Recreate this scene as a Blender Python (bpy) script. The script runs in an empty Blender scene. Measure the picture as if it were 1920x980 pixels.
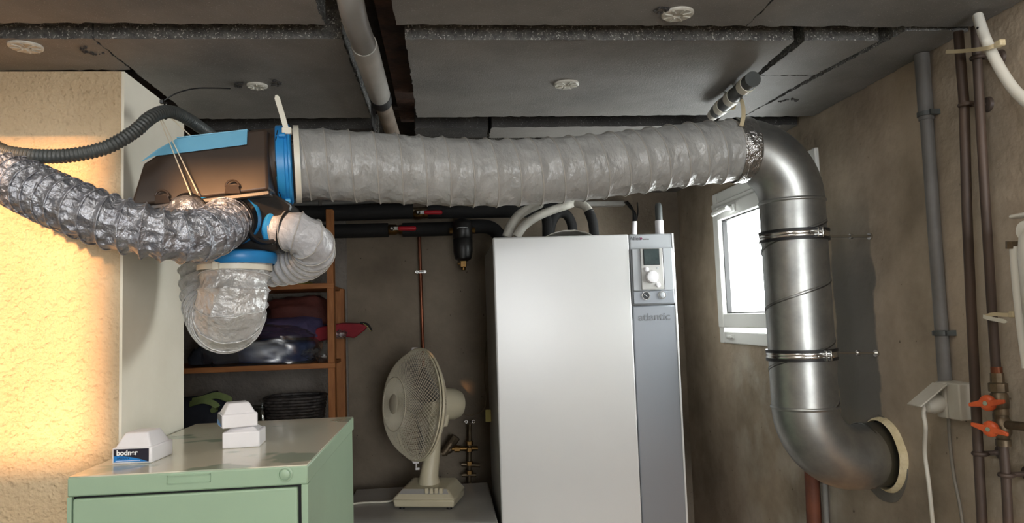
import bpy, bmesh, math, random
from mathutils import Vector, Matrix, noise
random.seed(7)
PI = math.pi
S = bpy.context.scene
COL = S.collection

# ------------------------------------------------------------------ camera
F = 1350.0
YAW, PITCH, ROLL = math.radians(5.42), math.radians(4.457), math.radians(-1.961)
EYE = Vector((0, 0, 1.56))
_f = Vector((math.sin(YAW)*math.cos(PITCH), math.cos(YAW)*math.cos(PITCH), math.sin(PITCH)))
_r = Vector((math.cos(YAW), -math.sin(YAW), 0))
_u = _r.cross(_f)
CR = _r*math.cos(ROLL) + _u*math.sin(ROLL)
CU = _u*math.cos(ROLL) - _r*math.sin(ROLL)
cam_data = bpy.data.cameras.new('camera')
cam_data.sensor_width = 36.0
cam_data.lens = 36.0*F/1920.0
cam_data.clip_start = 0.02
cam = bpy.data.objects.new('camera', cam_data)
COL.objects.link(cam)
cam.matrix_world = Matrix(((CR.x, CU.x, -_f.x, EYE.x), (CR.y, CU.y, -_f.y, EYE.y), (CR.z, CU.z, -_f.z, EYE.z), (0, 0, 0, 1)))
S.camera = cam

# survey helpers: a sighting (photo pixel) met with a plane of the room gives a place in metres
def ray(px, py): return CR*((px-960)/F) + CU*((490-py)/F) + _f
def at(px, py, Y): d = ray(px, py); return EYE + d*(Y/d.y)
def atx(px, py, X): d = ray(px, py); return EYE + d*(X/d.x)
def atz(px, py, Z): d = ray(px, py); return EYE + d*((Z-1.56)/d.z)

# ------------------------------------------------------------------ world, sun, daylight, exposure
S.view_settings.view_transform = 'Standard'
S.view_settings.look = 'None'
S.view_settings.gamma = 1.0
S.view_settings.use_curve_mapping = False
S.view_settings.exposure = 0.1
w = bpy.data.worlds.new('overcast_sky'); S.world = w; w.use_nodes = True
w.node_tree.nodes['Background'].inputs[0].default_value = (0.96, 0.985, 1.0, 1)
w.node_tree.nodes['Background'].inputs[1].default_value = 19.0

def light(name, kind, loc, direction, energy, color, sx=1, sy=1, portal=False, angle=None):
    d = bpy.data.lights.new(name, kind); o = bpy.data.objects.new(name, d); COL.objects.link(o)
    o.location = loc; o.rotation_euler = Vector(direction).to_track_quat('-Z', 'Y').to_euler()
    d.energy = energy; d.color = color
    if kind == 'AREA':
        d.shape = 'RECTANGLE'; d.size = sx; d.size_y = sy
        d.cycles.is_portal = portal
    if angle is not None: d.angle = angle
    return o
SUN = Vector((0.22, 1.0, -0.33))
light('sun', 'SUN', (-3, -4, 4), SUN, 8.5, (1.0, 0.52, 0.22), angle=math.radians(1.6))
XW, YB, ZC, XP = 1.12, 3.32, 2.13, -0.69       # right wall, back wall, ceiling underside, partition face
YF, XL, ZH = -1.6, -3.1, 3.15                    # front wall, far left wall, high ceiling in front
light('window_daylight', 'AREA', (XW+0.115, 2.43, 1.73), (-1, 0, 0), 1, (1, 1, 1), 0.86, 0.62, portal=True)
light('sun_opening_daylight', 'AREA', (-1.51, YF-0.05, 2.71), (0, 1, 0), 1, (1, 1, 1), 0.98, 0.72, portal=True)  # portal over unseen high openings shaped for the sun beam
light('front_fill_daylight', 'AREA', (0.6, YF-0.05, 1.625), (0, 1, 0), 1, (1, 1, 1), 0.9, 0.95, portal=True)  # portal for the unseen front opening added as ambient fill

# ------------------------------------------------------------------ mesh helpers
def lin(c):
    c /= 255.0
    return c/12.92 if c <= 0.04045 else ((c+0.055)/1.055)**2.4
def rgb(r, g, b): return (lin(r), lin(g), lin(b), 1)

class MB:
    def __init__(s, M=None): s.v = []; s.f = []; s.M = M
    def add(s, vs, fs):
        n = len(s.v)
        for p in vs:
            p = Vector(p); s.v.append(s.M @ p if s.M else p)
        s.f += [tuple(i+n for i in q) for q in fs]
        return s
    def box(s, x0, x1, y0, y1, z0, z1):
        return s.hull8([(x0,y0,z0),(x1,y0,z0),(x1,y1,z0),(x0,y1,z0),(x0,y0,z1),(x1,y0,z1),(x1,y1,z1),(x0,y1,z1)])
    def hull8(s, p):
        return s.add(p, [(3,2,1,0),(4,5,6,7),(0,1,5,4),(1,2,6,5),(2,3,7,6),(3,0,4,7)])
    def prism(s, poly, ext):
        n = len(poly); e = Vector(ext)
        vs = [Vector(p) for p in poly] + [Vector(p)+e for p in poly]
        return s.add(vs, [tuple(range(n-1,-1,-1)), tuple(range(n,2*n))] + [(i,(i+1)%n,n+(i+1)%n,n+i) for i in range(n)])
    def sweep(s, pts, rad, n=12, caps=True, fr=None):
        """pts: list of points; rad: number or f(i,ang)"""
        pts = [Vector(p) for p in pts]
        T = [(pts[min(i+1,len(pts)-1)]-pts[max(i-1,0)]).normalized() for i in range(len(pts))]
        a = Vector((0,0,1)) if abs(T[0].z) < 0.9 else Vector((1,0,0))
        U = (a - T[0]*a.dot(T[0])).normalized()
        vs, fs = [], []
        for i, p in enumerate(pts):
            U = (U - T[i]*U.dot(T[i])).normalized(); V = T[i].cross(U)
            for k in range(n):
                an = 2*PI*k/n
                r = rad(i, an) if callable(rad) else rad
                vs.append(p + (U*math.cos(an)+V*math.sin(an))*r)
        for i in range(len(pts)-1):
            for k in range(n):
                k2 = (k+1)%n
                fs.append((i*n+k, i*n+k2, (i+1)*n+k2, (i+1)*n+k))
        if caps:
            fs.append(tuple(range(n-1,-1,-1))); m = (len(pts)-1)*n
            fs.append(tuple(range(m, m+n)))
        return s.add(vs, fs)
    def cyl(s, a, b, r, r2=None, n=16):
        r2 = r if r2 is None else r2
        return s.sweep([a, b], lambda i, an: (r, r2)[i], n)
    def lathe(s, prof, o=(0,0,0), ax=(0,0,1), n=24, caps=True):
        o = Vector(o); ax = Vector(ax).normalized()
        a = Vector((1,0,0)) if abs(ax.x) < 0.9 else Vector((0,1,0))
        U = (a-ax*a.dot(ax)).normalized(); V = ax.cross(U); vs = []; fs = []
        for r, h in prof:
            for k in range(n):
                an = 2*PI*k/n; vs.append(o+ax*h+(U*math.cos(an)+V*math.sin(an))*r)
        m = len(prof)
        for i in range(m-1):
            for k in range(n): fs.append((i*n+k, i*n+(k+1)%n, (i+1)*n+(k+1)%n, (i+1)*n+k))
        if caps: fs += [tuple(range(n-1,-1,-1)), tuple(range((m-1)*n, m*n))]
        return s.add(vs, fs)
    def ring(s, c, ax, R, r, n=32, m=8, a0=0, a1=2*PI):
        c = Vector(c); ax = Vector(ax).normalized()
        a = Vector((0,0,1)) if abs(ax.z) < 0.9 else Vector((1,0,0))
        U = (a-ax*a.dot(ax)).normalized(); V = ax.cross(U)
        full = abs(a1-a0-2*PI) < 1e-6
        vs = []; fs = []; N = n if full else n+1
        for i in range(N):
            t = a0+(a1-a0)*i/n; d = U*math.cos(t)+V*math.sin(t)
            for k in range(m):
                p = 2*PI*k/m; vs.append(c+d*(R+r*math.cos(p))+ax*(r*math.sin(p)))
        for i in range(n):
            j = (i+1)%N
            for k in range(m): fs.append((i*m+k, j*m+k, j*m+(k+1)%m, i*m+(k+1)%m))
        return s.add(vs, fs)
    def build(s, name, mat, parent=None, smooth=40, bevel=0, loc=None, seg=2):
        base = Vector((0,0,0))
        if parent is not None:
            q = parent
            while q: base = base + q.location; q = q.parent
        elif loc is None:
            xs = [v.x for v in s.v]; ys = [v.y for v in s.v]; zs = [v.z for v in s.v]
            loc = Vector(((min(xs)+max(xs))/2, (min(ys)+max(ys))/2, min(zs)))
        if parent is None: base = Vector(loc)
        me = bpy.data.meshes.new(name)
        me.from_pydata([v-base for v in s.v], [], s.f)
        bm = bmesh.new(); bm.from_mesh(me); bmesh.ops.recalc_face_normals(bm, faces=bm.faces); bm.to_mesh(me); bm.free()
        if smooth:
            me.polygons.foreach_set('use_smooth', [True]*len(me.polygons))
            me.set_sharp_from_angle(angle=math.radians(smooth))
        me.materials.append(MAT[mat] if isinstance(mat, str) else mat)
        o = bpy.data.objects.new(name, me); COL.objects.link(o)
        if parent is None: o.location = base
        else: o.parent = parent
        if bevel:
            b = o.modifiers.new('bevel', 'BEVEL'); b.width = bevel; b.segments = seg; b.limit_method = 'ANGLE'; b.angle_limit = math.radians(35)
            b.harden_normals = False
        return o
def tag(o, label, cat, group=None):
    o['label'] = label; o['category'] = cat
    if group: o['group'] = group
    return o
def thing(name, loc, label, cat, group=None):
    o = bpy.data.objects.new(name, None); COL.objects.link(o); o.location = loc; o.empty_display_size = 0.05
    return tag(o, label, cat, group)
def struct(o): o['kind'] = 'structure'; return o
def spline(pts, step=0.01):
    """Catmull-Rom through pts, resampled evenly"""
    P = [Vector(p) for p in pts]; P = [P[0]*2-P[1]] + P + [P[-1]*2-P[-2]]; out = []
    for i in range(1, len(P)-2):
        a, b, c, d = P[i-1:i+3]
        for k in range(24):
            t = k/24
            out.append(0.5*((2*b)+(c-a)*t+(2*a-5*b+4*c-d)*t*t+(3*b-a-3*c+d)*t**3))
    out.append(P[-2])
    L = [0]
    for i in range(1, len(out)): L.append(L[-1]+(out[i]-out[i-1]).length)
    n = max(2, int(round(L[-1]/step))); res = []; j = 0
    for i in range(n+1):
        s_ = L[-1]*i/n
        while j < len(L)-2 and L[j+1] < s_: j += 1
        t = (s_-L[j])/max(1e-9, L[j+1]-L[j]); res.append(out[j].lerp(out[j+1], min(1, max(0, t))))
    return res
def frame(o, x, y, z):
    x, y, z = Vector(x), Vector(y), Vector(z)
    return Matrix(((x.x,y.x,z.x,o[0]),(x.y,y.y,z.y,o[1]),(x.z,y.z,z.z,o[2]),(0,0,0,1)))
def text(name, body, size, M, mat, parent, depth=0.0006, align='CENTER', bold=0.0):
    c = bpy.data.curves.new(name, 'FONT'); c.body = body; c.size = size; c.extrude = depth; c.align_x = align; c.align_y = 'CENTER'; c.offset = bold
    t = bpy.data.objects.new(name+'_tmp', c); COL.objects.link(t)
    dg = bpy.context.evaluated_depsgraph_get()
    me = bpy.data.meshes.new_from_object(t.evaluated_get(dg)); bpy.data.objects.remove(t)
    base = Vector((0,0,0)); q = parent
    while q: base = base+q.location; q = q.parent
    me.transform(Matrix.Translation(-base) @ M)
    me.materials.clear(); me.materials.append(MAT[mat])
    o = bpy.data.objects.new(name, me); COL.objects.link(o); o.parent = parent
    return o

# ------------------------------------------------------------------ materials
MAT = {}
def mat(name, c, rough=0.6, metal=0.0, c2=None, vs=6.0, vc=(0.35, 0.65), bs=0.0, bump=0.0, bd=0.01, speck=None, stretch=None, spec=0.5, alpha=None, trans=0.0, coat=0.0, detail=6.0, rvar=0.0, bump2=None):
    m = bpy.data.materials.new(name); m.use_nodes = True; MAT[name] = m
    nt = m.node_tree; N = nt.nodes; L = nt.links; b = N['Principled BSDF']
    b.inputs['Base Color'].default_value = c; b.inputs['Roughness'].default_value = rough; b.inputs['Metallic'].default_value = metal
    b.inputs['Specular IOR Level'].default_value = spec
    if trans: b.inputs['Transmission Weight'].default_value = trans
    if coat: b.inputs['Coat Weight'].default_value = coat; b.inputs['Coat Roughness'].default_value = 0.08
    if alpha is not None: b.inputs['Alpha'].default_value = alpha
    tc = N.new('ShaderNodeTexCoord'); mp = N.new('ShaderNodeMapping'); L.new(tc.outputs['Object'], mp.inputs[0])
    if stretch: mp.inputs['Scale'].default_value = stretch
    colsock = None
    if c2:
        n = N.new('ShaderNodeTexNoise'); n.inputs['Scale'].default_value = vs; n.inputs['Detail'].default_value = detail; n.inputs['Roughness'].default_value = 0.62
        L.new(mp.outputs[0], n.inputs[0])
        r = N.new('ShaderNodeValToRGB'); r.color_ramp.elements[0].position = vc[0]; r.color_ramp.elements[1].position = vc[1]
        r.color_ramp.elements[0].color = c; r.color_ramp.elements[1].color = c2
        L.new(n.outputs['Fac'], r.inputs[0]); colsock = r.outputs[0]
        if rvar:
            mr = N.new('ShaderNodeMapRange'); mr.inputs['To Min'].default_value = rough-rvar; mr.inputs['To Max'].default_value = rough+rvar
            L.new(n.outputs['Fac'], mr.inputs[0]); L.new(mr.outputs[0], b.inputs['Roughness'])
    if speck:
        sc, th, cs = speck
        v = N.new('ShaderNodeTexNoise'); v.inputs['Scale'].default_value = sc; v.inputs['Detail'].default_value = 2; L.new(tc.outputs['Object'], v.inputs[0])
        r2 = N.new('ShaderNodeValToRGB'); r2.color_ramp.elements[0].position = th; r2.color_ramp.elements[1].position = th+0.05
        r2.color_ramp.elements[0].color = (0,0,0,1); r2.color_ramp.elements[1].color = (1,1,1,1)
        L.new(v.outputs['Fac'], r2.inputs[0])
        mx = N.new('ShaderNodeMix'); mx.data_type = 'RGBA'; mx.inputs[7].default_value = cs
        if colsock: L.new(colsock, mx.inputs[6])
        else: mx.inputs[6].default_value = c
        L.new(r2.outputs[0], mx.inputs[0]); colsock = mx.outputs[2]
    if colsock: L.new(colsock, b.inputs['Base Color'])
    m['_c'] = 0
    if bump:
        n = N.new('ShaderNodeTexNoise'); n.inputs['Scale'].default_value = bs; n.inputs['Detail'].default_value = 5; L.new(mp.outputs[0], n.inputs[0])
        bp = N.new('ShaderNodeBump'); bp.inputs['Strength'].default_value = bump; bp.inputs['Distance'].default_value = bd
        L.new(n.outputs['Fac'], bp.inputs['Height'])
        if bump2:
            v = N.new('ShaderNodeTexVoronoi'); v.inputs['Scale'].default_value = bump2[0]; v.distance = 'EUCLIDEAN'
            L.new(mp.outputs[0], v.inputs[0])
            b2 = N.new('ShaderNodeBump'); b2.inputs['Strength'].default_value = bump2[1]; b2.inputs['Distance'].default_value = bump2[2]
            L.new(v.outputs['Distance'], b2.inputs['Height']); L.new(bp.outputs[0], b2.inputs['Normal']); L.new(b2.outputs[0], b.inputs['Normal'])
        else: L.new(bp.outputs[0], b.inputs['Normal'])
    return m
mat('foam', rgb(112,110,107), 0.62, c2=rgb(132,129,125), vs=5, bs=260, bump=0.35, bd=0.003, speck=(420, 0.66, rgb(172,170,166)), spec=0.35)
mat('foam_dark', rgb(52,51,51), 0.7, c2=rgb(72,70,68), vs=9, bs=200, bump=0.6, bd=0.004, speck=(300, 0.64, rgb(120,120,118)), spec=0.3)
mat('foam_cut', rgb(78,78,77), 0.6, c2=rgb(118,117,113), vs=70, bs=190, bump=1.0, bd=0.006, speck=(260, 0.61, rgb(205,205,198)), spec=0.4)
mat('slab', rgb(40,34,30), 0.9, c2=rgb(62,48,38), vs=7, bs=40, bump=0.4)
mat('rust_beam', rgb(46,30,22), 0.8, c2=rgb(84,56,40), vs=14, bs=60, bump=0.4, bd=0.004)
mat('white_plaster', rgb(216,194,160), 0.88, c2=rgb(202,178,144), vs=4, bs=75, bump=0.85, bd=0.012, spec=0.2, bump2=(120, 0.35, 0.006))
mat('smooth_paint', rgb(242,236,220), 0.7, c2=rgb(232,225,207), vs=3, bs=30, bump=0.08, bd=0.004, spec=0.3, speck=(26, 0.80, rgb(150,140,120)))
mat('back_concrete', rgb(104,94,82), 0.9, c2=rgb(142,130,114), vs=3.2, vc=(0.3, 0.7), bs=70, bump=0.5, bd=0.006, speck=(60, 0.72, rgb(70,62,54)), spec=0.2, detail=9)
mat('grey_render', rgb(120,114,108), 0.9, c2=rgb(146,139,131), vs=4, bs=60, bump=0.9, bd=0.012, spec=0.2)
mat('floor_concrete', rgb(120,114,106), 0.8, c2=rgb(140,132,122), vs=3, bs=50, bump=0.3)
mat('room_paint', rgb(205,196,180), 0.9, c2=rgb(190,180,164), vs=2)
mat('anchor_white', rgb(205,203,192), 0.5, c2=rgb(180,178,168), vs=60)
mat('hole_black', rgb(16,15,15), 0.9)
mat('pvc_grey', rgb(128,126,122), 0.42, c2=rgb(112,110,106), vs=8, speck=(34, 0.76, rgb(190,188,182)))
mat('pvc_light', rgb(170,168,162), 0.35, c2=rgb(152,150,144), vs=10)
mat('pvc_dirty', rgb(132,120,106), 0.6, c2=rgb(98,86,74), vs=12)
mat('rubber', rgb(20,20,21), 0.5)
mat('flex_skin', rgb(164,164,161), 0.36, c2=rgb(148,148,145), vs=10, bs=24, bump=0.8, bd=0.016, spec=0.6, stretch=(1.3, 1.0, 0.8))
mat('flex_rib', rgb(165,161,154), 0.4)
mat('flex_light', rgb(190,190,192), 0.33, c2=rgb(172,172,175), vs=12, bs=60, bump=0.7, bd=0.008, spec=0.6)
mat('foil', rgb(176,178,184), 0.40, metal=0.75, c2=rgb(150,152,160), vs=24, bs=42, bump=1.0, bd=0.016, bump2=(55, 0.5, 0.008))
mat('foil_white', rgb(208,208,206), 0.32, metal=0.35, c2=rgb(190,190,190), vs=20, bs=46, bump=0.95, bd=0.012, bump2=(60, 0.4, 0.006))
mat('foil_tape', rgb(170,170,168), 0.18, metal=0.9, bs=60, bump=0.9, bd=0.01)
mat('galvanised', rgb(168,169,166), 0.40, metal=0.92, c2=rgb(146,148,146), vs=16, bs=240, bump=0.04, bd=0.001, rvar=0.05)
mat('galv_dark', rgb(116,117,115), 0.36, metal=1.0)
mat('zinc', rgb(205,205,203), 0.22, metal=1.0)
mat('blue_plastic', rgb(44,140,205), 0.38, c2=rgb(38,128,194), vs=8)
mat('blue_label', rgb(120,185,215), 0.4, c2=rgb(104,172,206), vs=5)
mat('box_plastic', rgb(58,47,39), 0.42, c2=rgb(66,54,45), vs=5, spec=0.5)  # brown tone for lid, clips and neck; the tub is black
mat('box_black', rgb(30,28,27), 0.38, spec=0.5)
mat('nylon_white', rgb(226,222,206), 0.4)
mat('nylon_cream', rgb(205,190,155), 0.45)
mat('nylon_black', rgb(14,14,15), 0.4)
mat('string', rgb(222,212,190), 0.7)
mat('conduit_grey', rgb(74,78,77), 0.42, c2=rgb(64,67,66), vs=12)
mat('heater_white', rgb(214,214,212), 0.26, c2=rgb(210,210,209), vs=2, spec=0.5)
mat('heater_side', rgb(150,148,144), 0.5)
mat('heater_grey', rgb(138,142,148), 0.35, metal=0.25)
mat('heater_light', rgb(162,165,168), 0.35, metal=0.15)
mat('panel_grey', rgb(170,168,164), 0.4)
mat('lcd', rgb(62,72,72), 0.12, c2=rgb(50,58,58), vs=30)
mat('print_grey', rgb(104,106,110), 0.5)
mat('print_plum', rgb(120,40,80), 0.5)
mat('print_dark', rgb(70,70,74), 0.5)
mat('gauge_dark', rgb(62,64,66), 0.2)
mat('seam_black', rgb(22,22,22), 0.8)
mat('cream_plastic', rgb(214,206,180), 0.42, c2=rgb(206,197,170), vs=4)
mat('guard_cream', rgb(200,192,172), 0.45)
mat('fan_blade', rgb(120,118,112), 0.35)
mat('cabinet_green', rgb(154,180,153), 0.38, c2=rgb(148,172,147), vs=3, spec=0.5, bs=30, bump=0.03, bd=0.002)
mat('cabinet_top', rgb(206,202,182), 0.22, c2=rgb(160,170,150), vs=5.5, vc=(0.56, 0.60), spec=0.6, coat=0.4, detail=3)  # beige with grey-green patches, glossy
mat('white_gloss', rgb(230,228,230), 0.3, c2=rgb(222,220,222), vs=10)
mat('label_navy', rgb(30,28,44), 0.35)
mat('label_blue', rgb(30,120,190), 0.35)
mat('label_text', rgb(240,240,240), 0.5)
mat('appliance_white', rgb(196,194,190), 0.35, c2=rgb(180,178,174), vs=4)
mat('shelf_wood', rgb(168,112,66), 0.6, c2=rgb(142,90,50), vs=9, stretch=(1, 8, 8), spec=0.3)
mat('shelf_wood_v', rgb(168,112,66), 0.6, c2=rgb(142,90,50), vs=9, stretch=(8, 8, 1), spec=0.3)
mat('cloth_blue', rgb(58,84,136), 0.85, c2=rgb(44,62,100), vs=12, bs=20, bump=0.6, bd=0.02)
mat('cloth_purple', rgb(88,72,106), 0.85, c2=rgb(62,58,92), vs=8, bs=18, bump=0.5, bd=0.02)
mat('cloth_maroon', rgb(104,54,46), 0.8, c2=rgb(80,40,36), vs=8, bs=18, bump=0.5, bd=0.02)
mat('cloth_red', rgb(150,36,48), 0.7, c2=rgb(124,28,40), vs=9, bs=20, bump=0.4, bd=0.01)
mat('cloth_green', rgb(132,150,96), 0.8, c2=rgb(112,130,80), vs=14)
mat('cloth_navy', rgb(48,54,66), 0.85, c2=rgb(38,42,52), vs=10, bs=18, bump=0.5, bd=0.02)
mat('cloth_yellow', rgb(150,140,60), 0.8, c2=rgb(120,112,50), vs=10)
mat('wicker', rgb(84,80,78), 0.6, c2=rgb(44,40,40), vs=30)
mat('pipe_black', rgb(22,22,23), 0.75, c2=rgb(30,30,30), vs=8, bs=60, bump=0.2)
mat('copper', rgb(140,84,58), 0.42, metal=0.7, c2=rgb(96,58,44), vs=20, stretch=(1,1,0.3))
mat('copper_dark', rgb(86,70,60), 0.55, metal=0.2, c2=rgb(58,50,46), vs=12, stretch=(1,1,0.25))
mat('pipe_rust', rgb(112,62,40), 0.65, c2=rgb(86,48,34), vs=14)
mat('brass', rgb(124,94,52), 0.38, metal=0.9, c2=rgb(112,86,50), vs=30)
mat('brass_dull', rgb(126,110,88), 0.45, metal=0.7, c2=rgb(96,84,68), vs=26)
mat('red_plastic', rgb(192,34,48), 0.45)
mat('orange_plastic', rgb(214,98,52), 0.45, c2=rgb(196,84,44), vs=30)
mat('conduit_wall', rgb(112,110,108), 0.5, c2=rgb(98,96,93), vs=10)
mat('wrap_white', rgb(206,202,192), 0.6, c2=rgb(186,182,172), vs=20, bs=60, bump=0.5, bd=0.006)
mat('window_white', rgb(222,223,220), 0.32)
mat('foam_ring', rgb(226,212,176), 0.85, c2=rgb(206,190,150), vs=30, bs=60, bump=0.7, bd=0.01)
mat('mortar', rgb(98,94,88), 0.92, c2=rgb(112,107,99), vs=14, bs=70, bump=0.5, bd=0.005)
mat('box_grey', rgb(188,184,172), 0.5, c2=rgb(176,171,158), vs=10)
mat('cable_white', rgb(200,196,184), 0.5)
mat('cable_grey', rgb(120,114,104), 0.55)
mat('tube_white', rgb(220,218,208), 0.35)
mat('canister_blue', rgb(26,48,92), 0.15, spec=0.6)
mat('wire_brown', rgb(96,80,56), 0.6)
mat('label_yellow', rgb(170,156,86), 0.6)
# clear things
def clear(name, col, tr, rough=0.05):
    m = bpy.data.materials.new(name); m.use_nodes = True; MAT[name] = m
    nt = m.node_tree; N = nt.nodes; L = nt.links; N.remove(N['Principled BSDF'])
    t = N.new('ShaderNodeBsdfTransparent'); t.inputs[0].default_value = col
    g = N.new('ShaderNodeBsdfGlossy'); g.inputs['Roughness'].default_value = rough
    lw = N.new('ShaderNodeLayerWeight'); lw.inputs[0].default_value = 0.5; fr = N.new('ShaderNodeMath'); fr.operation = 'POWER'; fr.inputs[1].default_value = 5.0; L.new(lw.outputs['Facing'], fr.inputs[0])
    ad = N.new('ShaderNodeMath'); ad.operation = 'ADD'; ad.inputs[1].default_value = tr; L.new(fr.outputs[0], ad.inputs[0])
    mx = N.new('ShaderNodeMixShader'); L.new(ad.outputs[0], mx.inputs[0]); L.new(t.outputs[0], mx.inputs[1]); L.new(g.outputs[0], mx.inputs[2])
    L.new(mx.outputs[0], N['Material Output'].inputs[0])
clear('glass', (0.97, 0.98, 0.97, 1), 0.03)
clear('clear_bag', (0.88, 0.88, 0.88, 1), 0.20, 0.34)
clear('jar_glass', (0.8, 0.83, 0.82, 1), 0.06)

# right wall: bare concrete with a darker cement band and mottled, limewashed areas (own shapes on the wall, in metres)
def wall_right_mat():
    m = mat('right_concrete', rgb(178,163,144), 0.88, c2=rgb(130,118,103), vs=3.0, vc=(0.36, 0.68), bs=55, bump=0.4, bd=0.006, speck=(48, 0.745, rgb(84,72,60)), spec=0.2, detail=9)
    nt = m.node_tree; N = nt.nodes; L = nt.links; b = N['Principled BSDF']
    old = b.inputs['Base Color'].links[0].from_socket
    tc = N.new('ShaderNodeTexCoord'); sep = N.new('ShaderNodeSeparateXYZ'); 
    nz = N.new('ShaderNodeTexNoise'); nz.inputs['Scale'].default_value = 9; nz.inputs['Detail'].default_value = 6
    L.new(tc.outputs['Object'], nz.inputs[0])
    va = N.new('ShaderNodeVectorMath'); va.operation = 'MULTIPLY_ADD'; va.inputs[1].default_value = (0.07, 0.07, 0.07); L.new(nz.outputs['Color'], va.inputs[0]); L.new(tc.outputs['Object'], va.inputs[2])
    L.new(va.outputs[0], sep.inputs[0])
    def band(sock, a, b_, soft):
        x = N.new('ShaderNodeMapRange'); x.interpolation_type = 'SMOOTHSTEP'; x.inputs[1].default_value = a-soft; x.inputs[2].default_value = a+soft; L.new(sock, x.inputs[0])
        y = N.new('ShaderNodeMapRange'); y.interpolation_type = 'SMOOTHSTEP'; y.inputs[1].default_value = b_-soft; y.inputs[2].default_value = b_+soft; y.inputs[3].default_value = 1; y.inputs[4].default_value = 0; L.new(sock, y.inputs[0])
        z = N.new('ShaderNodeMath'); z.operation = 'MULTIPLY'; L.new(x.outputs[0], z.inputs[0]); L.new(y.outputs[0], z.inputs[1]); return z.outputs[0]
    def mul(a, b_):
        z = N.new('ShaderNodeMath'); z.operation = 'MULTIPLY'; L.new(a, z.inputs[0])
        if isinstance(b_, float): z.inputs[1].default_value = b_
        else: L.new(b_, z.inputs[1])
        return z.outputs[0]
    def over(base, fac, col):
        x = N.new('ShaderNodeMix'); x.data_type = 'RGBA'; x.inputs[7].default_value = col; L.new(fac, x.inputs[0]); L.new(base, x.inputs[6]); return x.outputs[2]
    # wall object's origin is world origin: object coords are metres in the room
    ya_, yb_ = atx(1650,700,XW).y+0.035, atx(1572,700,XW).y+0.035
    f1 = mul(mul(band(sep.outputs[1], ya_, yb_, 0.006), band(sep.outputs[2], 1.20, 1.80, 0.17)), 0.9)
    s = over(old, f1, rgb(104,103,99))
    f2 = mul(band(sep.outputs[1], 2.08, 2.78, 0.10), band(sep.outputs[2], 0.3, 1.42, 0.12))
    n2 = N.new('ShaderNodeTexNoise'); n2.inputs['Scale'].default_value = 5; n2.inputs['Detail'].default_value = 8; L.new(tc.outputs['Object'], n2.inputs[0])
    r2 = N.new('ShaderNodeValToRGB'); r2.color_ramp.elements[0].position = 0.42; r2.color_ramp.elements[1].position = 0.62; L.new(n2.outputs['Fac'], r2.inputs[0])
    f2 = mul(mul(f2, r2.outputs[0]), 0.6)
    s = over(s, f2, rgb(206,200,188))
    L.new(s, b.inputs['Base Color'])
wall_right_mat()

# ------------------------------------------------------------------ the room shell
O0 = Vector((0, 0, 0))
struct(MB().box(XL, XW, YF, YB, -0.1, 0).build('floor', 'floor_concrete', smooth=0))
struct(MB().box(-1.7, XW, YB, YB+0.2, 0, 2.5).build('wall_back', 'back_concrete', smooth=0, loc=O0))
# right wall with a window opening
WY0, WY1, WZ0, WZ1 = 2.02, 2.852, 1.43, 2.035
m = MB(); T = 0.11
m.box(XW, XW+T, YF, WY0, 0, ZH); m.box(XW, XW+T, WY1, YB+0.2, 0, ZH); m.box(XW, XW+T, WY0, WY1, 0, WZ0); m.box(XW, XW+T, WY0, WY1, WZ1, ZH)
wall_right = struct(m.build('wall_right', 'right_concrete', smooth=0, loc=O0))
# partition: rough plaster front face, smooth painted return
part = struct(MB().box(XL, XP-0.006, 1.62, 1.985, 0, ZC).build('wall_partition', 'white_plaster', smooth=0, loc=O0))
MB().box(XP-0.006, XP, 1.621, 1.986, 0, ZC).build('painted_return', 'smooth_paint', part, smooth=0)
struct(MB().box(-1.75, -1.65, 1.985, YB, 0, 2.3).build('wall_recess', 'grey_render', smooth=0))
# unseen front wall, openings added to let in sun and daylight; far left wall
m = MB(); fy0, fy1 = YF-0.1, YF
m.box(XL, -2.10, fy0, fy1, 0, ZH); m.box(-2.10, -1.455, fy0, fy1, 0, 2.36); m.box(-2.10, -1.455, fy0, fy1, 3.06, ZH)
m.box(-1.455, -1.24, fy0, fy1, 0, ZH); m.box(-1.24, -1.03, fy0, fy1, 0, 2.80); m.box(-1.24, -1.03, fy0, fy1, 2.93, ZH)  # small second opening, shaped so the sun catches just the box lid
m.box(-1.03, 0.15, fy0, fy1, 0, ZH); m.box(0.15, 1.05, fy0, fy1, 2.1, ZH); m.box(0.15, 1.05, fy0, fy1, 0, 1.15); m.box(1.05, XW, fy0, fy1, 0, ZH)  # wide unseen opening added for ambient daylight
struct(m.build('wall_front', 'room_paint', smooth=0))
m = MB(); m.box(XL-0.1, XL, YF, 1.7, 0, ZH)
struct(m.build('wall_left', 'room_paint', smooth=0))
struct(MB().box(XL, XW, YF, 1.17, ZH, ZH+0.1).build('ceiling_front', 'room_paint', smooth=0))  # unseen; raised to let the low sun pass under it
struct(MB().box(XL, XW, 1.17, 1.21, ZC+0.0, ZH+0.1).build('wall_downstand', 'room_paint', smooth=0))  # unseen drop, placed so its edge tops the sun patch

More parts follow.
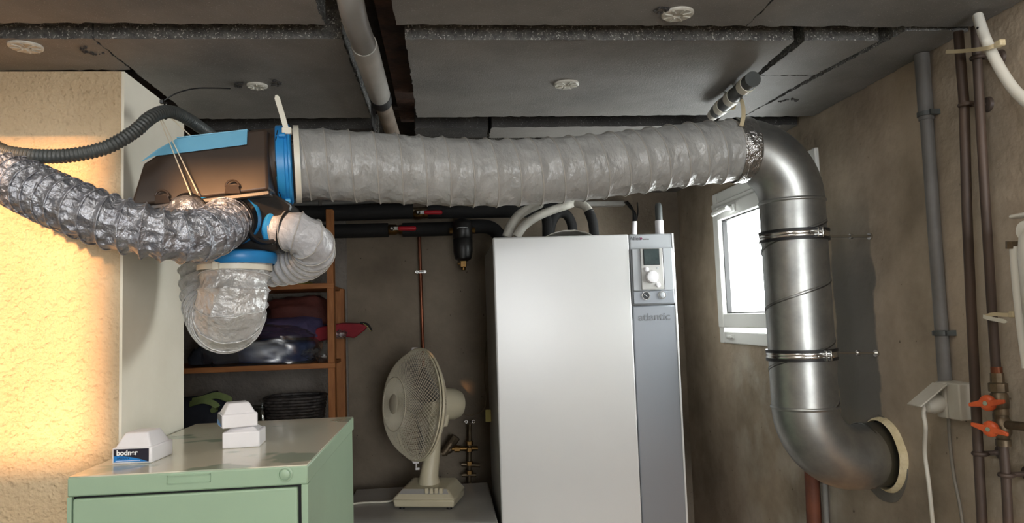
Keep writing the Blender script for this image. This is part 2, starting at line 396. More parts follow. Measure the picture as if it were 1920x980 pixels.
# low ceiling: dark slab with insulation panels fixed under it
ceil = struct(MB().box(XL, XW+0.05, 1.21, YB+0.1, 2.25, 2.35).build('ceiling', 'slab', smooth=0, loc=Vector((0,0,2.25))))
def X_(px, py): return atz(px, py, ZC).x
def Y_(px, py): return atz(px, py, ZC).y
def ragged(x0, x1, y0, y1, z0=ZC, z1=2.235, amp=0.0022, step=0.012, skew=None):
    """a foam board whose cut edges are slightly nibbled"""
    P = []
    def edge(a, b):
        n = max(2, int((Vector(b)-Vector(a)).length/step))
        for i in range(n):
            t = i/n; P.append((a[0]+(b[0]-a[0])*t+random.uniform(-amp, amp), a[1]+(b[1]-a[1])*t+random.uniform(-amp, amp)))
    s = skew or (0, 0, 0, 0)
    c = [(x0+s[0], y0), (x1+s[1], y0), (x1+s[2], y1), (x0+s[3], y1)]
    for i in range(4): edge(c[i], c[(i+1)%4])
    m = MB(); n = len(P)
    bot = [(x, y, z0+random.uniform(0, amp)) for x, y in P]; top = [(x, y, z1) for x, y in P]
    m.add(bot+top, [tuple(range(n-1,-1,-1)), tuple(range(n, 2*n))] + [(i, (i+1)%n, n+(i+1)%n, n+i) for i in range(n)])
    return m
def panel(x0, x1, y0, y1, mt='foam', skew=None, z0=ZC, z1=2.235):
    o = ragged(x0, x1, y0, y1, z0, z1, skew=skew).build('foam_panel', mt, ceil, smooth=30)
    me = o.data; me.materials.append(MAT['foam_cut'])
    for p in me.polygons:
        if abs(p.normal.z) < 0.5 and mt == 'foam': p.material_index = 1
    return o
y1b = Y_(1000, 48)
xa, xb = X_(606, 40), X_(742, 40)
p1l = panel(-1.9, xa, 1.212, y1b); p1r = panel(xb, 0.62, 1.212, y1b); p1r2 = panel(0.623, XW-0.005, 1.212, y1b)
y2a, y2b = 1.437, 2.005
pB = panel(-1.9, X_(174, 75), y2a, 1.615)
pA = panel(X_(178, 75), X_(642, 75), y2a, y2b, skew=(0, 0, 0.0, 0))
pC = panel(X_(761, 75), X_(1490, 75), y2a, y2b, skew=(0, 0, 0.03, 0))
xd = X_(1512, 75)
ym = 1.66
pD = panel(xd, X_(1605, 90), y2a, ym-0.002, skew=(0, 0.03, 0, 0)); pD2 = panel(xd, X_(1605, 90), ym+0.002, y2b+0.06, skew=(0.0, 0, -0.03, 0.05))
pE = panel(X_(1605, 90)+0.004, XW-0.004, y1b+0.02, y2b+0.02, skew=(0.05, 0, 0, -0.03))
y3a, y3b = Y_(1000, 239), Y_(1000, 257)
panel(-0.69, -0.20, y3a, y3b, 'foam_dark'); pF = panel(-0.075, X_(914, 245), y3a, y3b, 'foam_dark', z0=ZC); pG = panel(X_(920, 245), XW-0.005, y3a, y3b+0.01, 'foam')
for p in pG.data.polygons:
    if abs(p.normal.z) < 0.5: p.material_index = 0
pG.data.materials[0] = MAT['foam_dark']
for p in pG.data.polygons:
    if p.normal.z < -0.5: p.material_index = 1
pG.data.materials[1] = MAT['foam']
panel(-0.69, -0.20, y3b+0.09, YB-0.005); panel(-0.075, 0.5, y3b+0.09, YB-0.005); panel(0.505, XW-0.005, y3b+0.09, YB-0.005)
# rusty steel joist above the gap in the panels and a white batten crossing it
MB().box(-0.125, -0.065, 1.22, 2.3, 2.20, 2.25).build('steel_joist', 'rust_beam', ceil, smooth=0)
MB().box(-0.30, 0.0, 1.235, 1.30, 2.20, 2.245).build('white_batten', 'window_white', ceil, smooth=0)
def anchor(px, py, pan, r=0.031, torn=False):
    c = atz(px, py, ZC-0.0005)
    m = MB()
    m.lathe([(r, 0.003), (r, -0.002), (r-0.003, -0.004), (0.010, -0.003), (0.008, 0.0), (0.004, 0.001)], c, (0,0,1), 32)
    for k in range(8):
        a = 2*PI*k/8+0.2; d = Vector((math.cos(a), math.sin(a), 0)); q = Vector((-d.y, d.x, 0))*0.0016
        p0, p1 = c+d*0.011, c+d*(r-0.004); e = Vector((0,0,-0.0055))
        m.hull8([p0-q, p1-q, p1+q, p0+q, p0-q+e, p1-q+e, p1+q+e, p0+q+e])
    o = m.build('anchor_disc', 'anchor_white', pan, smooth=30)
    return c
anchor(48, 87, pB); anchor(482, 161, pA, 0.024); anchor(1062, 158, pC); anchor(1270, 26, p1r2)
# torn pits in the foam where anchors were pushed in
def crater(px, py, pan, r, arc=(0, 2*PI)):
    c = atz(px, py, ZC-0.001); m = MB()
    for k in range(26):
        a = random.uniform(*arc); d = r*random.uniform(0.8, 1.25); s = random.uniform(0.0015, 0.0045)
        m.lathe([(s*0.3, -s*0.6), (s, 0), (s*0.5, s*0.5)], c+Vector((math.cos(a)*d, math.sin(a)*d, 0)), (0,0,1), 6)
    o = m.build('torn_foam', 'foam_dark', pan, smooth=0); o['kind'] = 'stuff'
crater(173, 95, pB, 0.018, (0.5, 5)); crater(505, 155, pA, 0.022, (-1, 1.6)); crater(1476, 192, pE, 0.026, (3.3, 6.0)); crater(1240, 20, p1r2, 0.012); crater(455, 160, pA, 0.016, (2, 5))

# ------------------------------------------------------------------ window in the right wall
win = bpy.data.objects.new('window_1', None); COL.objects.link(win); win.location = (XW, (WY0+WY1)/2, WZ0); struct(win)
xi, xo = XW-0.012, XW+0.07
def frame_ring(m, x0, x1, ya, yb, za, zb, w_):
    m.box(x0, x1, ya, ya+w_, za, zb); m.box(x0, x1, yb-w_, yb, za, zb); m.box(x0, x1, ya+w_, yb-w_, za, za+w_); m.box(x0, x1, ya+w_, yb-w_, zb-w_, zb)
m = MB(); frame_ring(m, xi, xo, WY0, WY1, WZ0, WZ1, 0.045); m.build('window_frame', 'window_white', win, smooth=0, bevel=0.004)
m = MB(); frame_ring(m, xi-0.016, xo-0.02, WY0+0.032, WY1-0.032, WZ0+0.062, WZ1-0.062, 0.055); sash = m.build('window_sash', 'window_white', win, smooth=0, bevel=0.005)
m = MB(); frame_ring(m, xi+0.002, xi+0.02, WY0+0.084, WY1-0.084, WZ0+0.114, WZ1-0.114, 0.008); m.build('gasket', 'rubber', sash, smooth=0)
MB().box(XW+0.022, XW+0.03, WY0+0.08, WY1-0.08, WZ0+0.11, WZ1-0.11).build('window_pane', 'glass', win, smooth=0)
MB().box(xi-0.006, xi+0.01, WY0+0.004, WY1-0.004, WZ1-0.062, WZ1-0.045).build('frame_rail', 'window_white', win, smooth=0)
# tilt handle on the top rail of the sash
hz = WZ1-0.062-0.030; hy = 2.60; xh = xi-0.016
hd = MB().box(xh-0.012, xh, hy-0.018, hy+0.018, hz-0.015, hz+0.015).build('handle', 'window_white', sash, bevel=0.004)
m = MB(); m.cyl((xh-0.03, hy, hz), (xh-0.01, hy, hz), 0.009); m.sweep(spline([(xh-0.03, hy-0.012, hz), (xh-0.034, hy+0.03, hz-0.002), (xh-0.034, hy+0.125, hz-0.006)], 0.01), lambda i, a: 0.0085, 10)
m.build('handle_lever', 'window_white', sash)
m = MB(); m.box(xi-0.010, xi, 2.70, 2.76, WZ0+0.02, WZ0+0.036); m.cyl((xi-0.016, 2.70, WZ0+0.028), (xi-0.016, 2.735, WZ0+0.028), 0.006)
m.build('latch', 'window_white', win, bevel=0.002)

# ------------------------------------------------------------------ flexible ducts
def flex(root, path, R, pitch, depth, skin, rib=None, n=56, step=0.004, crumple=0.0016, seed=0, ribr=0.0022, taper=None, expo=0.7, name='skin'):
    P = spline(path, step); L = step
    def rad(i, an):
        s = i*step; u = (s/pitch - an/(2*PI)) % 1.0
        r0 = R if taper is None else R*taper(i/(len(P)-1))
        sag = depth*(abs(math.sin(PI*u))**expo)
        q = Vector((s*38+seed*7.3, math.cos(an)*3.4, math.sin(an)*3.4))
        env = abs(math.sin(PI*u))**0.5
        c = (noise.noise(q) + 0.6*noise.noise(q*2.3) + 0.35*abs(noise.noise(q*4.1)))*crumple*env
        return r0 - sag + c
    m = MB(); m.sweep(P, rad, n, caps=True); sk = m.build(name, skin, root, smooth=75)
    if rib:
        # helix wire following the crest, in the same rotation-minimising frame as the skin
        T = [(P[min(i+1,len(P)-1)]-P[max(i-1,0)]).normalized() for i in range(len(P))]
        a = Vector((0,0,1)) if abs(T[0].z) < 0.9 else Vector((1,0,0)); U = (a-T[0]*a.dot(T[0])).normalized()
        fr = []
        for i in range(len(P)):
            U = (U-T[i]*U.dot(T[i])).normalized(); fr.append((U.copy(), T[i].cross(U)))
        pts = []; turns = (len(P)-1)*step/pitch; k = 0; N = int(turns*28)
        for k in range(N+1):
            s = (len(P)-1)*k/N; i = min(int(s), len(P)-2); t = s-i
            an = 2*PI*(s*step/pitch); Uu, Vv = fr[i]; p = P[i].lerp(P[i+1], t)
            r0 = R if taper is None else R*taper(s/(len(P)-1))
            pts.append(p+(Uu*math.cos(an)+Vv*math.sin(an))*(r0+ribr*0.2))
        MB().sweep(pts, ribr, 6).build('spiral_rib', rib, root, smooth=75)
    return P, sk
def lerp(a, b, t): return a+(b-a)*t

# main grey duct from the distribution box to the galvanised elbow
YS = 1.76                                                     # depth of the spiral duct
mp = [(556,308,1.625),(600,308,1.635),(700,314,1.65),(800,320,1.667),(900,324,1.685),(1000,322,1.705),(1100,314,1.72),(1200,302,1.74),(1300,289,1.755),(1392,281,YS)]
mpath = [at(*p) for p in mp]
md = thing('flexible_duct', mpath[5]-Vector((0,0,0.09)), 'wide grey ribbed flexible duct running across under the ceiling panels', 'duct')
flex(md, mpath, 0.0815, 0.0535, 0.0042, 'flex_skin', 'flex_rib', n=72, crumple=0.0024, ribr=0.0017, taper=lambda t: 1.0-0.0*t)
# foil tape cuff where the flexible duct meets the elbow
e0 = at(1378, 282, YS); e1 = at(1408, 281, YS); ed = (e1-e0).normalized()
MB().lathe([(0.083,-0.005),(0.0845,0.0),(0.083,0.010),(0.0845,0.018),(0.083,0.026),(0.0842,0.034),(0.0815,0.04)], e0, ed, 48, caps=False).build('tape_cuff', 'foil_tape', md)

# galvanised elbow, spiral duct, elbow to the wall
axT = at(1488, 400, YS); axB = at(1507, 762, YS)
AX = (axT.x+axB.x)/2
zt = at(1400, 281, YS).z; RD = 0.080
RB = 0.135
def arc(c, a0, a1, R, n=24): return [Vector((c[0]+R*math.cos(a0+(a1-a0)*i/n), YS, c[1]+R*math.sin(a0+(a1-a0)*i/n))) for i in range(n+1)]
A = arc((AX-RB, zt-RB), PI/2, 0, RB)
z_el = A[-1].z
el = thing('duct_elbow', (AX, YS, z_el), 'smooth galvanised steel elbow at the end of the grey flexible duct', 'duct elbow')
MB().sweep([Vector((e1.x-0.03, YS, zt))]+A, RD, 56, caps=False).build('bend', 'galvanised', el, smooth=60)
MB().lathe([(RD+0.0005,-0.014),(RD+0.003,-0.011),(RD+0.003,-0.008),(RD+0.0005,-0.005)], (AX, YS, z_el+0.006), (0,0,1), 56, caps=False).build('seam_bead', 'galvanised', el)
MB().lathe([(RD+0.0006,0.0),(RD+0.0026,0.003),(RD+0.0006,0.006)], (A[0].x+0.004, YS, zt), (1,0,0), 56, caps=False).build('seam_bead', 'galv_dark', el)
z_lo = axB.z
sp = thing('spiral_duct', (AX, YS, z_lo), 'vertical galvanised spiral duct standing in front of the window', 'duct')
MB().lathe([(RD,0),(RD,z_el-z_lo)], (AX,YS,z_lo), (0,0,1), 64, caps=False).build('tube', 'galvanised', sp)
# lock seam of the spiral tube
pitch = 0.150; pts = []; H = z_el-z_lo
for off in (0.0, 0.006):
    pts = []
    for i in range(int(H/pitch*48)+1):
        h = i/48*pitch; an = -1.1 + 2*PI*h/pitch
        pts.append(Vector((AX+(RD+0.0003)*math.cos(an), YS+(RD+0.0003)*math.sin(an), z_lo+min(h+off, H))))
    MB().sweep(pts, 0.0017, 6).build('lock_seam', 'galvanised' if off else 'galv_dark', sp)
# lower elbow into the wall
B_ = arc((AX+RB, z_lo), PI, 1.5*PI, RB)
zb = B_[-1].z; YH = YS+0.040
for i_, p in enumerate(B_): p.y = lerp(YS, YS+0.016, (i_/(len(B_)-1))**2)
lo = thing('duct_elbow', (AX, YS, zb-RD), 'galvanised elbow turning from the spiral duct into the wall', 'duct elbow')
MB().sweep(B_+[Vector((XW-0.055, YH-0.006, zb))], RD, 56, caps=False).build('bend', 'galvanised', lo, smooth=60)
MB().lathe([(RD+0.0005,-0.004),(RD+0.003,-0.001),(RD+0.003,0.002),(RD+0.0005,0.005)], (AX, YS, z_lo), (0,0,1), 56, caps=False).build('seam_bead', 'galvanised', lo)
MB().lathe([(RD+0.001,0),(RD+0.0035,0.003),(RD+0.0035,0.006),(RD+0.0012,0.010),(RD+0.0012,0.05+0.07)], (XW-0.065, YH-0.007, zb), (1,0.1,0), 56, caps=False).build('wall_sleeve', 'galv_dark', lo)
# foam ring sealing the hole, mortar patch under it
m = MB(); n = 60; vs = []; fs = []
for k in range(n):
    a = 2*PI*k/n; ro = 0.093+0.004*noise.noise(Vector((math.cos(a)*2, math.sin(a)*2, 0.3)))
    for j_, (r, x) in enumerate(((RD+0.003, 0.004), (RD+0.005, -0.012), ((RD+ro)/2, -0.018), (ro, -0.010), (ro+0.002, 0.004))):
        vs.append((XW+x, YH-(0.004 if j_ > 1 else 0)+r*math.cos(a), zb+r*math.sin(a)))
for k in range(n):
    for j in range(4): fs.append((k*5+j, ((k+1)%n)*5+j, ((k+1)%n)*5+j+1, k*5+j+1))
tag(m.add(vs, fs).build('sealing_foam', 'foam_ring', smooth=60), 'pale expanding foam ring sealing the duct hole in the wall', 'foam seal')
m = MB(); poly = []
for k in range(40):
    a = 2*PI*k/40; r = 0.108+0.010*noise.noise(Vector((math.cos(a)*1.5, math.sin(a)*1.5, 2)))
    poly.append((XW+0.001, YH+r*math.cos(a)+0.014, zb+r*math.sin(a)-0.015))
m.prism(poly, (-0.004, 0, 0)).build('mortar_patch', 'mortar', wall_right, smooth=0)
# two pipe clamps with rubber lining, closing lug and threaded rod to the wall
def clamp(py, rpx, rpy, label):
    z = at(1500, py, YS).z
    c = thing('pipe_clamp', (AX, YS, z), label, 'pipe clamp', 'clamps on the spiral duct')
    for dz in (-0.0105, 0.0105):
        MB().lathe([(RD+0.0005,-0.0035),(RD+0.006,-0.0035),(RD+0.006,0.0035),(RD+0.0005,0.0035)], (AX,YS,z+dz), (0,0,1), 56, caps=False).build('rubber_lining', 'rubber', c)
    MB().lathe([(RD+0.001,-0.007),(RD+0.0045,-0.007),(RD+0.0058,-0.003),(RD+0.0046,0.0),(RD+0.0058,0.003),(RD+0.0045,0.007),(RD+0.001,0.007)], (AX,YS,z), (0,0,1), 56, caps=False).build('steel_band', 'zinc', c)
    d = Vector((-0.05, -1, 0)).normalized(); q = Vector((-d.y, d.x, 0))
    p = Vector((AX, YS, z))+d*(RD+0.012)+Vector((0.022, 0, 0))
    m = MB()
    for s_ in (-0.006, 0.006):
        a = p+Vector((s_,0,0)); m.box(a.x-0.0015, a.x+0.0015, a.y-0.010, a.y+0.012, z-0.012, z+0.012)
    lug = m.build('closing_lug', 'zinc', c, bevel=0.001)
    m = MB(); m.cyl(p+Vector((-0.022,0,0)), p+Vector((0.02,0,0)), 0.003, n=10); m.lathe([(0.006,0),(0.0065,0.002),(0.006,0.005)], p+Vector((0.012,0,0)), (1,0,0), 6)
    m.build('lug_screw', 'zinc', lug)
    w_ = atx(rpx, rpy, XW); a = Vector((AX+RD+0.004, YS+0.01, z)); w_ = Vector((XW, w_.y, w_.z))
    m = MB(); m.cyl(a, w_, 0.0035, n=8); t = a.lerp(w_, 0.55); m.cyl(t, t+(w_-a).normalized()*0.008, 0.007, n=6); m.cyl(w_-(w_-a).normalized()*0.006, w_, 0.009, n=12)
    m.build('threaded_rod', 'zinc', c)
clamp(443, 1633, 443, 'zinc pipe clamp around the spiral duct, the upper of two')
clamp(664, 1645, 662, 'zinc pipe clamp around the spiral duct, the lower of two')

# ------------------------------------------------------------------ distribution box with blue collars
YP0, YP1 = 1.50, 1.70
pb = thing('distribution_box', at(420, 470, 1.6), 'dark plastic air distribution box with light blue label on top', 'air box')
def quadbox(front, yf, back_dy): return front, yf
# lid (upper half): sloped front
fl = [at(243,387,YP0), at(503,355,YP0), at(500,240,YP0+0.035), at(335,263,YP0+0.035), at(268,306,YP0+0.02)]
bl = [Vector((p.x, YP1+0.02-(p.y-YP0), p.z)) for p in fl]
m = MB(); m.add(fl+bl, [(0,1,2,3,4), (9,8,7,6,5)] + [(i,(i+1)%5,5+(i+1)%5,5+i) for i in range(5)])
lid = m.build('lid', 'box_plastic', pb, bevel=0.006)
# lip between the halves
a, b = at(240,388,YP0-0.004), at(506,355,YP0-0.004); dz = Vector((0,0,0.012))
m = MB(); m.hull8([a-dz, b-dz, Vector((b.x,YP1+0.024,b.z))-dz, Vector((a.x,YP1+0.024,a.z))-dz, a, b, Vector((b.x,YP1+0.024,b.z)), Vector((a.x,YP1+0.024,a.z))])
m.build('joint_lip', 'box_black', pb, bevel=0.003)
for px, py in ((303,372), (435,353)):
    c = at(px, py, YP0-0.006)
    m = MB(); m.hull8([c+Vector((-0.016,0.004,-0.010)), c+Vector((0.016,0.004,-0.010)), c+Vector((0.016,0.012,-0.010)), c+Vector((-0.016,0.012,-0.010)), c+Vector((-0.012,-0.002,0.008)), c+Vector((0.012,-0.002,0.008)), c+Vector((0.012,0.014,0.010)), c+Vector((-0.012,0.014,0.010))])
    m.ring(c+Vector((0,0.002,0.004)), (0,1,0), 0.013, 0.0025, 16, 6, -PI/2, PI/2)
    m.build('clip', 'box_plastic', pb, bevel=0.002)
# blue label folded over the top edge
L1 = [at(463,273,YP0+0.024), at(338,289,YP0+0.024), at(289,295,YP0+0.022), at(264,306,YP0+0.018), at(296,282,YP0+0.026), at(332,262,YP0+0.034), at(464,246,YP0+0.034)]
off = Vector((0,-0.0025,0.002))
m = MB(); m.prism([p+off for p in L1], (0, 0.003, 0.001))
tp = [at(332,261,YP0+0.034)+off, at(464,246,YP0+0.034)+off]; m.hull8([tp[0], tp[1], tp[1]+Vector((0,0.08,0)), tp[0]+Vector((0,0.08,0)), tp[0]+Vector((0,0,0.002)), tp[1]+Vector((0,0,0.002)), tp[1]+Vector((0,0.08,0.002)), tp[0]+Vector((0,0.08,0.002))])
m.build('label', 'blue_label', pb, smooth=0)
# lower half: a tapered tub
f2 = [at(250,388,YP0+0.004), at(505,358,YP0+0.004), at(548,382,1.565), at(520,470,1.57), at(360,476,1.56)]
b2 = [Vector((p.x, 2*1.61-p.y+0.0, p.z)) for p in f2]
m = MB(); m.add(f2+b2, [(0,1,2,3,4), (9,8,7,6,5)] + [(i,(i+1)%5,5+(i+1)%5,5+i) for i in range(5)])
m.build('tub', 'box_black', pb, bevel=0.006)
# neck of the large outlet
cA = at(478, 312, 1.605); cB = at(527, 309, 1.62)
nx = (mpath[1]-at(505, 309, 1.615)).normalized()
MB().cyl(at(475, 309, 1.612), at(523, 309, 1.62), 0.076, 0.081, 48).build('neck', 'box_plastic', pb)
c0 = at(519, 309, 1.618)
col_ = MB().lathe([(0.082,0),(0.0865,0.002),(0.0865,0.017),(0.0845,0.019),(0.0845,0.024),(0.0885,0.026),(0.0885,0.030),(0.083,0.033)], c0, nx, 56, caps=False).build('blue_collar', 'blue_plastic', pb)
for an in (2.6, 0.2, 4.4):
    d = Vector((0, math.cos(an), math.sin(an))); q = c0+nx*0.028+d*0.0905; MB().cyl(q-nx*0.006, q+nx*0.006, 0.006, n=10).build('collar_lug', 'blue_plastic', col_)
for an in (3.45, 2.55, 4.25):
    d = Vector((0, math.cos(an), math.sin(an))); t = Vector((0,-d.z,d.y)); q = c0+nx*0.016+d*0.0866
    MB().hull8([q+t*x+d*y+nx*z for x,y,z in ((-0.016,0,-0.001),(0.016,0,-0.001),(0.016,0.0006,-0.001),(-0.016,0.0006,-0.001),(-0.016,0,0.001),(0.016,0,0.001),(0.016,0.0006,0.001),(-0.016,0.0006,0.001))]).build('collar_slot', 'seam_black', col_, smooth=0)
def port(c, ax, R, h=0.02):
    return MB().lathe([(R-0.006,-0.004),(R+0.004,0),(R+0.006,0.004),(R+0.006,h*0.6),(R+0.001,h)], c, ax, 40, caps=False).build('blue_collar', 'blue_plastic', pb)
# unused outlet: recessed dark oval on the right end
c = at(499, 417, 1.548); ax = Vector((0.65,-0.75,-0.12)).normalized()
MB().lathe([(0.046,-0.02),(0.047,0.0),(0.044,0.006),(0.038,0.004),(0.034,-0.006)], c, ax, 36).build('blank_outlet', 'box_black', pb)
# silver hose to the left
hp = [(426,412,1.535),(418,420,1.49),(400,433,1.44),(366,443,1.39),(320,442,1.355),(260,430,1.335),(200,413,1.33),(140,390,1.34),(80,364,1.37),(20,334,1.42),(-40,300,1.46),(-110,262,1.50)]
hpath = [at(*p) for p in hp]
port(hpath[0]+Vector((0.010,0.004,0.006)), (hpath[1]-hpath[0]).normalized()*1, 0.052)
sh = thing('foil_hose', hpath[5]-Vector((0,0,0.06)), 'crumpled silver foil hose sagging across the plastered wall', 'hose')
flex(sh, hpath, 0.0500, 0.0285, 0.0085, 'foil', 'foil', n=60, step=0.003, crumple=0.0062, seed=2, ribr=0.0014, expo=0.8)
MB().ring(hpath[0].lerp(hpath[1],0.35), hpath[1]-hpath[0], 0.054, 0.0025, 40, 6).build('tie_band', 'nylon_black', sh)
# short hose from the far left outlet
sp2 = [at(366,400,1.525), at(352,402,1.50), at(325,420,1.495), at(290,440,1.50)]
port(sp2[0]+Vector((0.006,0.006,0.0)), sp2[1]-sp2[0], 0.037)
s2 = thing('foil_hose', sp2[1]-Vector((0,0,0.05)), 'short silver foil hose on the small outlet behind the sagging hose', 'hose')
flex(s2, sp2, 0.0415, 0.03, 0.006, 'foil', None, n=44, step=0.003, crumple=0.005, seed=5)
MB().ring(sp2[0].lerp(sp2[1], 0.8), sp2[1]-sp2[0], 0.042, 0.0022, 36, 6).build('tie_band', 'nylon_black', s2)
# wide insulated hose hanging in a loop
dp = [(446,488,1.60),(442,515,1.595),(438,545,1.59),(434,572,1.595),(430,592,1.62),(424,600,1.67),(414,594,1.725),(404,570,1.765),(398,530,1.785),(396,480,1.795),(402,430,1.80)]
dpath = [at(*p) for p in dp]
port(dpath[0]+Vector((0.004,0.0,0.014)), (0,0,-1), 0.071, 0.024)
dh = thing('insulated_hose', at(431,660,1.62), 'wide white-silver insulated hose hanging in a loop under the box', 'hose')
flex(dh, dpath, 0.0735, 0.030, 0.0065, 'foil_white', 'foil_white', n=64, step=0.0035, crumple=0.0045, seed=9, ribr=0.0016)
c = at(441,503,1.598)
m = MB(); m.lathe([(0.0745,-0.006),(0.0765,-0.006),(0.0765,0.006),(0.0745,0.006)], c, (0.02,0,1), 44, caps=False); m.box(c.x-0.022, c.x-0.010, c.y-0.086, c.y-0.07, c.z-0.008, c.z+0.008)
m.build('tie_band', 'nylon_white', dh, bevel=0.001)
# grey hose doubling back on the right end
gp = [(512,428,1.585),(530,430,1.58),(556,436,1.575),(580,450,1.585),(588,470,1.625),(572,487,1.675),(540,496,1.71),(500,500,1.735),(455,500,1.75),(420,496,1.76)]
gpath = [at(*p) for p in gp]
port(gpath[0]+Vector((-0.006,0,0)), gpath[1]-gpath[0], 0.034, 0.014)
gh = thing('ribbed_hose', at(560,530,1.64), 'pale grey ribbed hose doubling back beside the box', 'hose')
flex(gh, gpath, 0.047, 0.026, 0.0055, 'flex_light', 'flex_rib', n=52, step=0.0025, crumple=0.0022, seed=12, ribr=0.0015, taper=lambda t: 0.78+0.22*min(1, max(0, (t-0.02)/0.10)))
MB().ring(gpath[1].lerp(gpath[2], 0.25), gpath[2]-gpath[1], 0.0415, 0.003, 40, 6).build('tie_band', 'nylon_black', gh)

# cable ties on the main duct
def strap(path, w_, t, up):
    """flat band along path; up = width direction"""
    P = spline(path, 0.006); u = Vector(up).normalized(); m = MB(); vs = []; fs = []
    for i, p in enumerate(P):
        tg = (P[min(i+1,len(P)-1)]-P[max(i-1,0)]).normalized(); q = (u-tg*u.dot(tg)).normalized(); nn = tg.cross(q)
        ww = w_*(0.35 if i == len(P)-1 else 1)
        for sx, sy in ((-1,-1),(1,-1),(1,1),(-1,1)): vs.append(p+q*(sx*ww/2)+nn*(sy*t/2))
    for i in range(len(P)-1):
        for k in range(4): fs.append((i*4+k, i*4+(k+1)%4, (i+1)*4+(k+1)%4, (i+1)*4+k))
    fs += [(3,2,1,0), tuple(range(len(vs)-4, len(vs)))]
    return m.add(vs, fs)
ct = thing('cable_tie', at(545,380,1.55), 'long white cable tie around the left end of the grey duct', 'cable tie')
c = mpath[0]+nx*0.002
MB().lathe([(0.0845,-0.006),(0.0865,-0.006),(0.0865,0.006),(0.0845,0.006)], c, nx, 56, caps=False).build('band', 'nylon_white', ct)
hd_ = at(538, 246, 1.555)
MB().box(hd_.x-0.010, hd_.x+0.010, hd_.y-0.006, hd_.y+0.008, hd_.z-0.007, hd_.z+0.008).build('lock_head', 'nylon_white', ct, bevel=0.002)
strap([hd_, at(530,218,1.55), at(518,178,1.54)], 0.011, 0.0018, (1,0,0)).build('tail', 'nylon_white', ct, smooth=0)
ct = thing('cable_tie', at(1392,235,1.68), 'cream cable tie hanging the elbow from the ceiling pipe', 'cable tie')
strap([at(1390,236,1.68), at(1394,215,1.69), at(1391,190,1.72), at(1380,172,1.76)], 0.010, 0.002, (1,0,0)).build('strap', 'nylon_cream', ct, smooth=0)
MB().ring(at(1368,190,1.80), (0.5,-0.8,0.2), 0.022, 0.003, 28, 6).build('loop', 'nylon_cream', ct)

# corrugated conduit hanging on the wall
cp = [(-80,262,1.43),(-20,275,1.42),(20,287,1.415),(80,293,1.41),(140,290,1.41),(200,276,1.42),(250,248,1.445),(280,222,1.47),(305,210,1.51),(330,212,1.56),(360,228,1.62),(395,252,1.72)]
cpath = [at(*p) for p in cp]; P = spline(cpath, 0.0016)
ch = MB().sweep(P, lambda i, a: 0.0128+0.0012*math.cos(2*PI*i*0.0016/0.0075), 20).build('conduit_hose', 'conduit_grey', smooth=75)
tag(ch, 'dark grey corrugated conduit drooping across the wall above the foil hose', 'conduit')
bt = thing('cable_tie', at(305,195,1.53), 'thin black cable tie holding the grey conduit to the ceiling', 'cable tie')
c = at(311, 208, 1.535)
MB().ring(c, (1,0.1,-0.1), 0.0165, 0.0018, 28, 6).build('loop', 'nylon_black', bt)
MB().sweep(spline([at(303,192,1.52), at(330,175,1.52), at(365,166,1.53), at(400,165,1.54), at(432,166,1.55)], 0.01), 0.0016, 6).build('tail', 'nylon_black', bt)
MB().box(*[v for pr in zip((at(304,191,1.52)-Vector((0.004,0.004,0.004)))[:], (at(304,191,1.52)+Vector((0.004,0.004,0.004)))[:]) for v in pr]).build('lock_head', 'nylon_black', bt, bevel=0.001)
sg = thing('hanging_string', at(362,364,1.49), 'pale double string holding up the distribution box', 'string')
for a, b in (((300,224,1.53),(358,366,1.488)), ((304,224,1.53),(371,362,1.488)), ((322,222,1.55),(372,268,1.56))):
    MB().cyl(at(*a), at(*b), 0.0012, n=6).build('strand', 'string', sg)

# ------------------------------------------------------------------ grey drain pipe in the ceiling channel
dz_ = 2.105
pp = [atz(648,-60,dz_+0.06)+Vector((0,0,0)), atz(657,0,dz_+0.015), atz(668,45,dz_), atz(688,100,dz_), atz(712,178,dz_), atz(728,225,dz_), atz(740,262,dz_)]
pr = thing('drain_pipe', pp[3]-Vector((0,0,0.03)), 'grey plastic drain pipe with sleeve joint running between ceiling panels', 'pipe')
MB().sweep(spline([atz(640,-120,dz_+0.12)]+pp[:3]+[atz(686,92,dz_)], 0.01), 0.0235, 24).build('upper_pipe', 'pvc_grey', pr)
MB().sweep([atz(682,82,dz_), atz(684,88,dz_), atz(686,95,dz_), atz(711,176,dz_), atz(712.5,181,dz_)], lambda i,a: (0.0255,0.0262,0.0262,0.0255,0.024)[i], 24).build('sleeve', 'pvc_light', pr)
MB().sweep([atz(712,178,dz_), atz(715,190,dz_)], 0.0262, 24).build('seal_ring', 'rubber', pr)
MB().sweep([atz(713,182,dz_), atz(742,268,dz_)], 0.0205, 20).build('lower_pipe', 'pvc_dirty', pr)
# short grey elbow and foam scraps behind the duct
q0, q1, q2 = at(790,228,2.25), at(808,232,2.25), at(828,262,2.25)
tag(MB().sweep(spline([q0,q1,at(820,244,2.25),q2],0.006), 0.026, 20).build('pipe_bend', 'conduit_grey'), 'short dark grey pipe bend above the grey duct', 'pipe')
# insulated pipe stub with white rings at the ceiling crack
a, b = at(1336,216,1.90), at(1412,148,1.60)
ip = thing('insulated_pipe', a.lerp(b,0.5)-Vector((0,0,0.03)), 'dark insulated pipe stub with white rings at the ceiling crack', 'pipe')
MB().cyl(a.lerp(b,0.12), b, 0.019, n=20).build('sleeve', 'conduit_grey', ip)
for t in (0.22, 0.48, 0.80): MB().cyl(a.lerp(b,t), a.lerp(b,t+0.10), 0.0205, n=20).build('white_ring', 'nylon_white', ip)
MB().cyl(a, a.lerp(b,0.13), 0.015, n=16).build('end_fitting', 'wrap_white', ip)

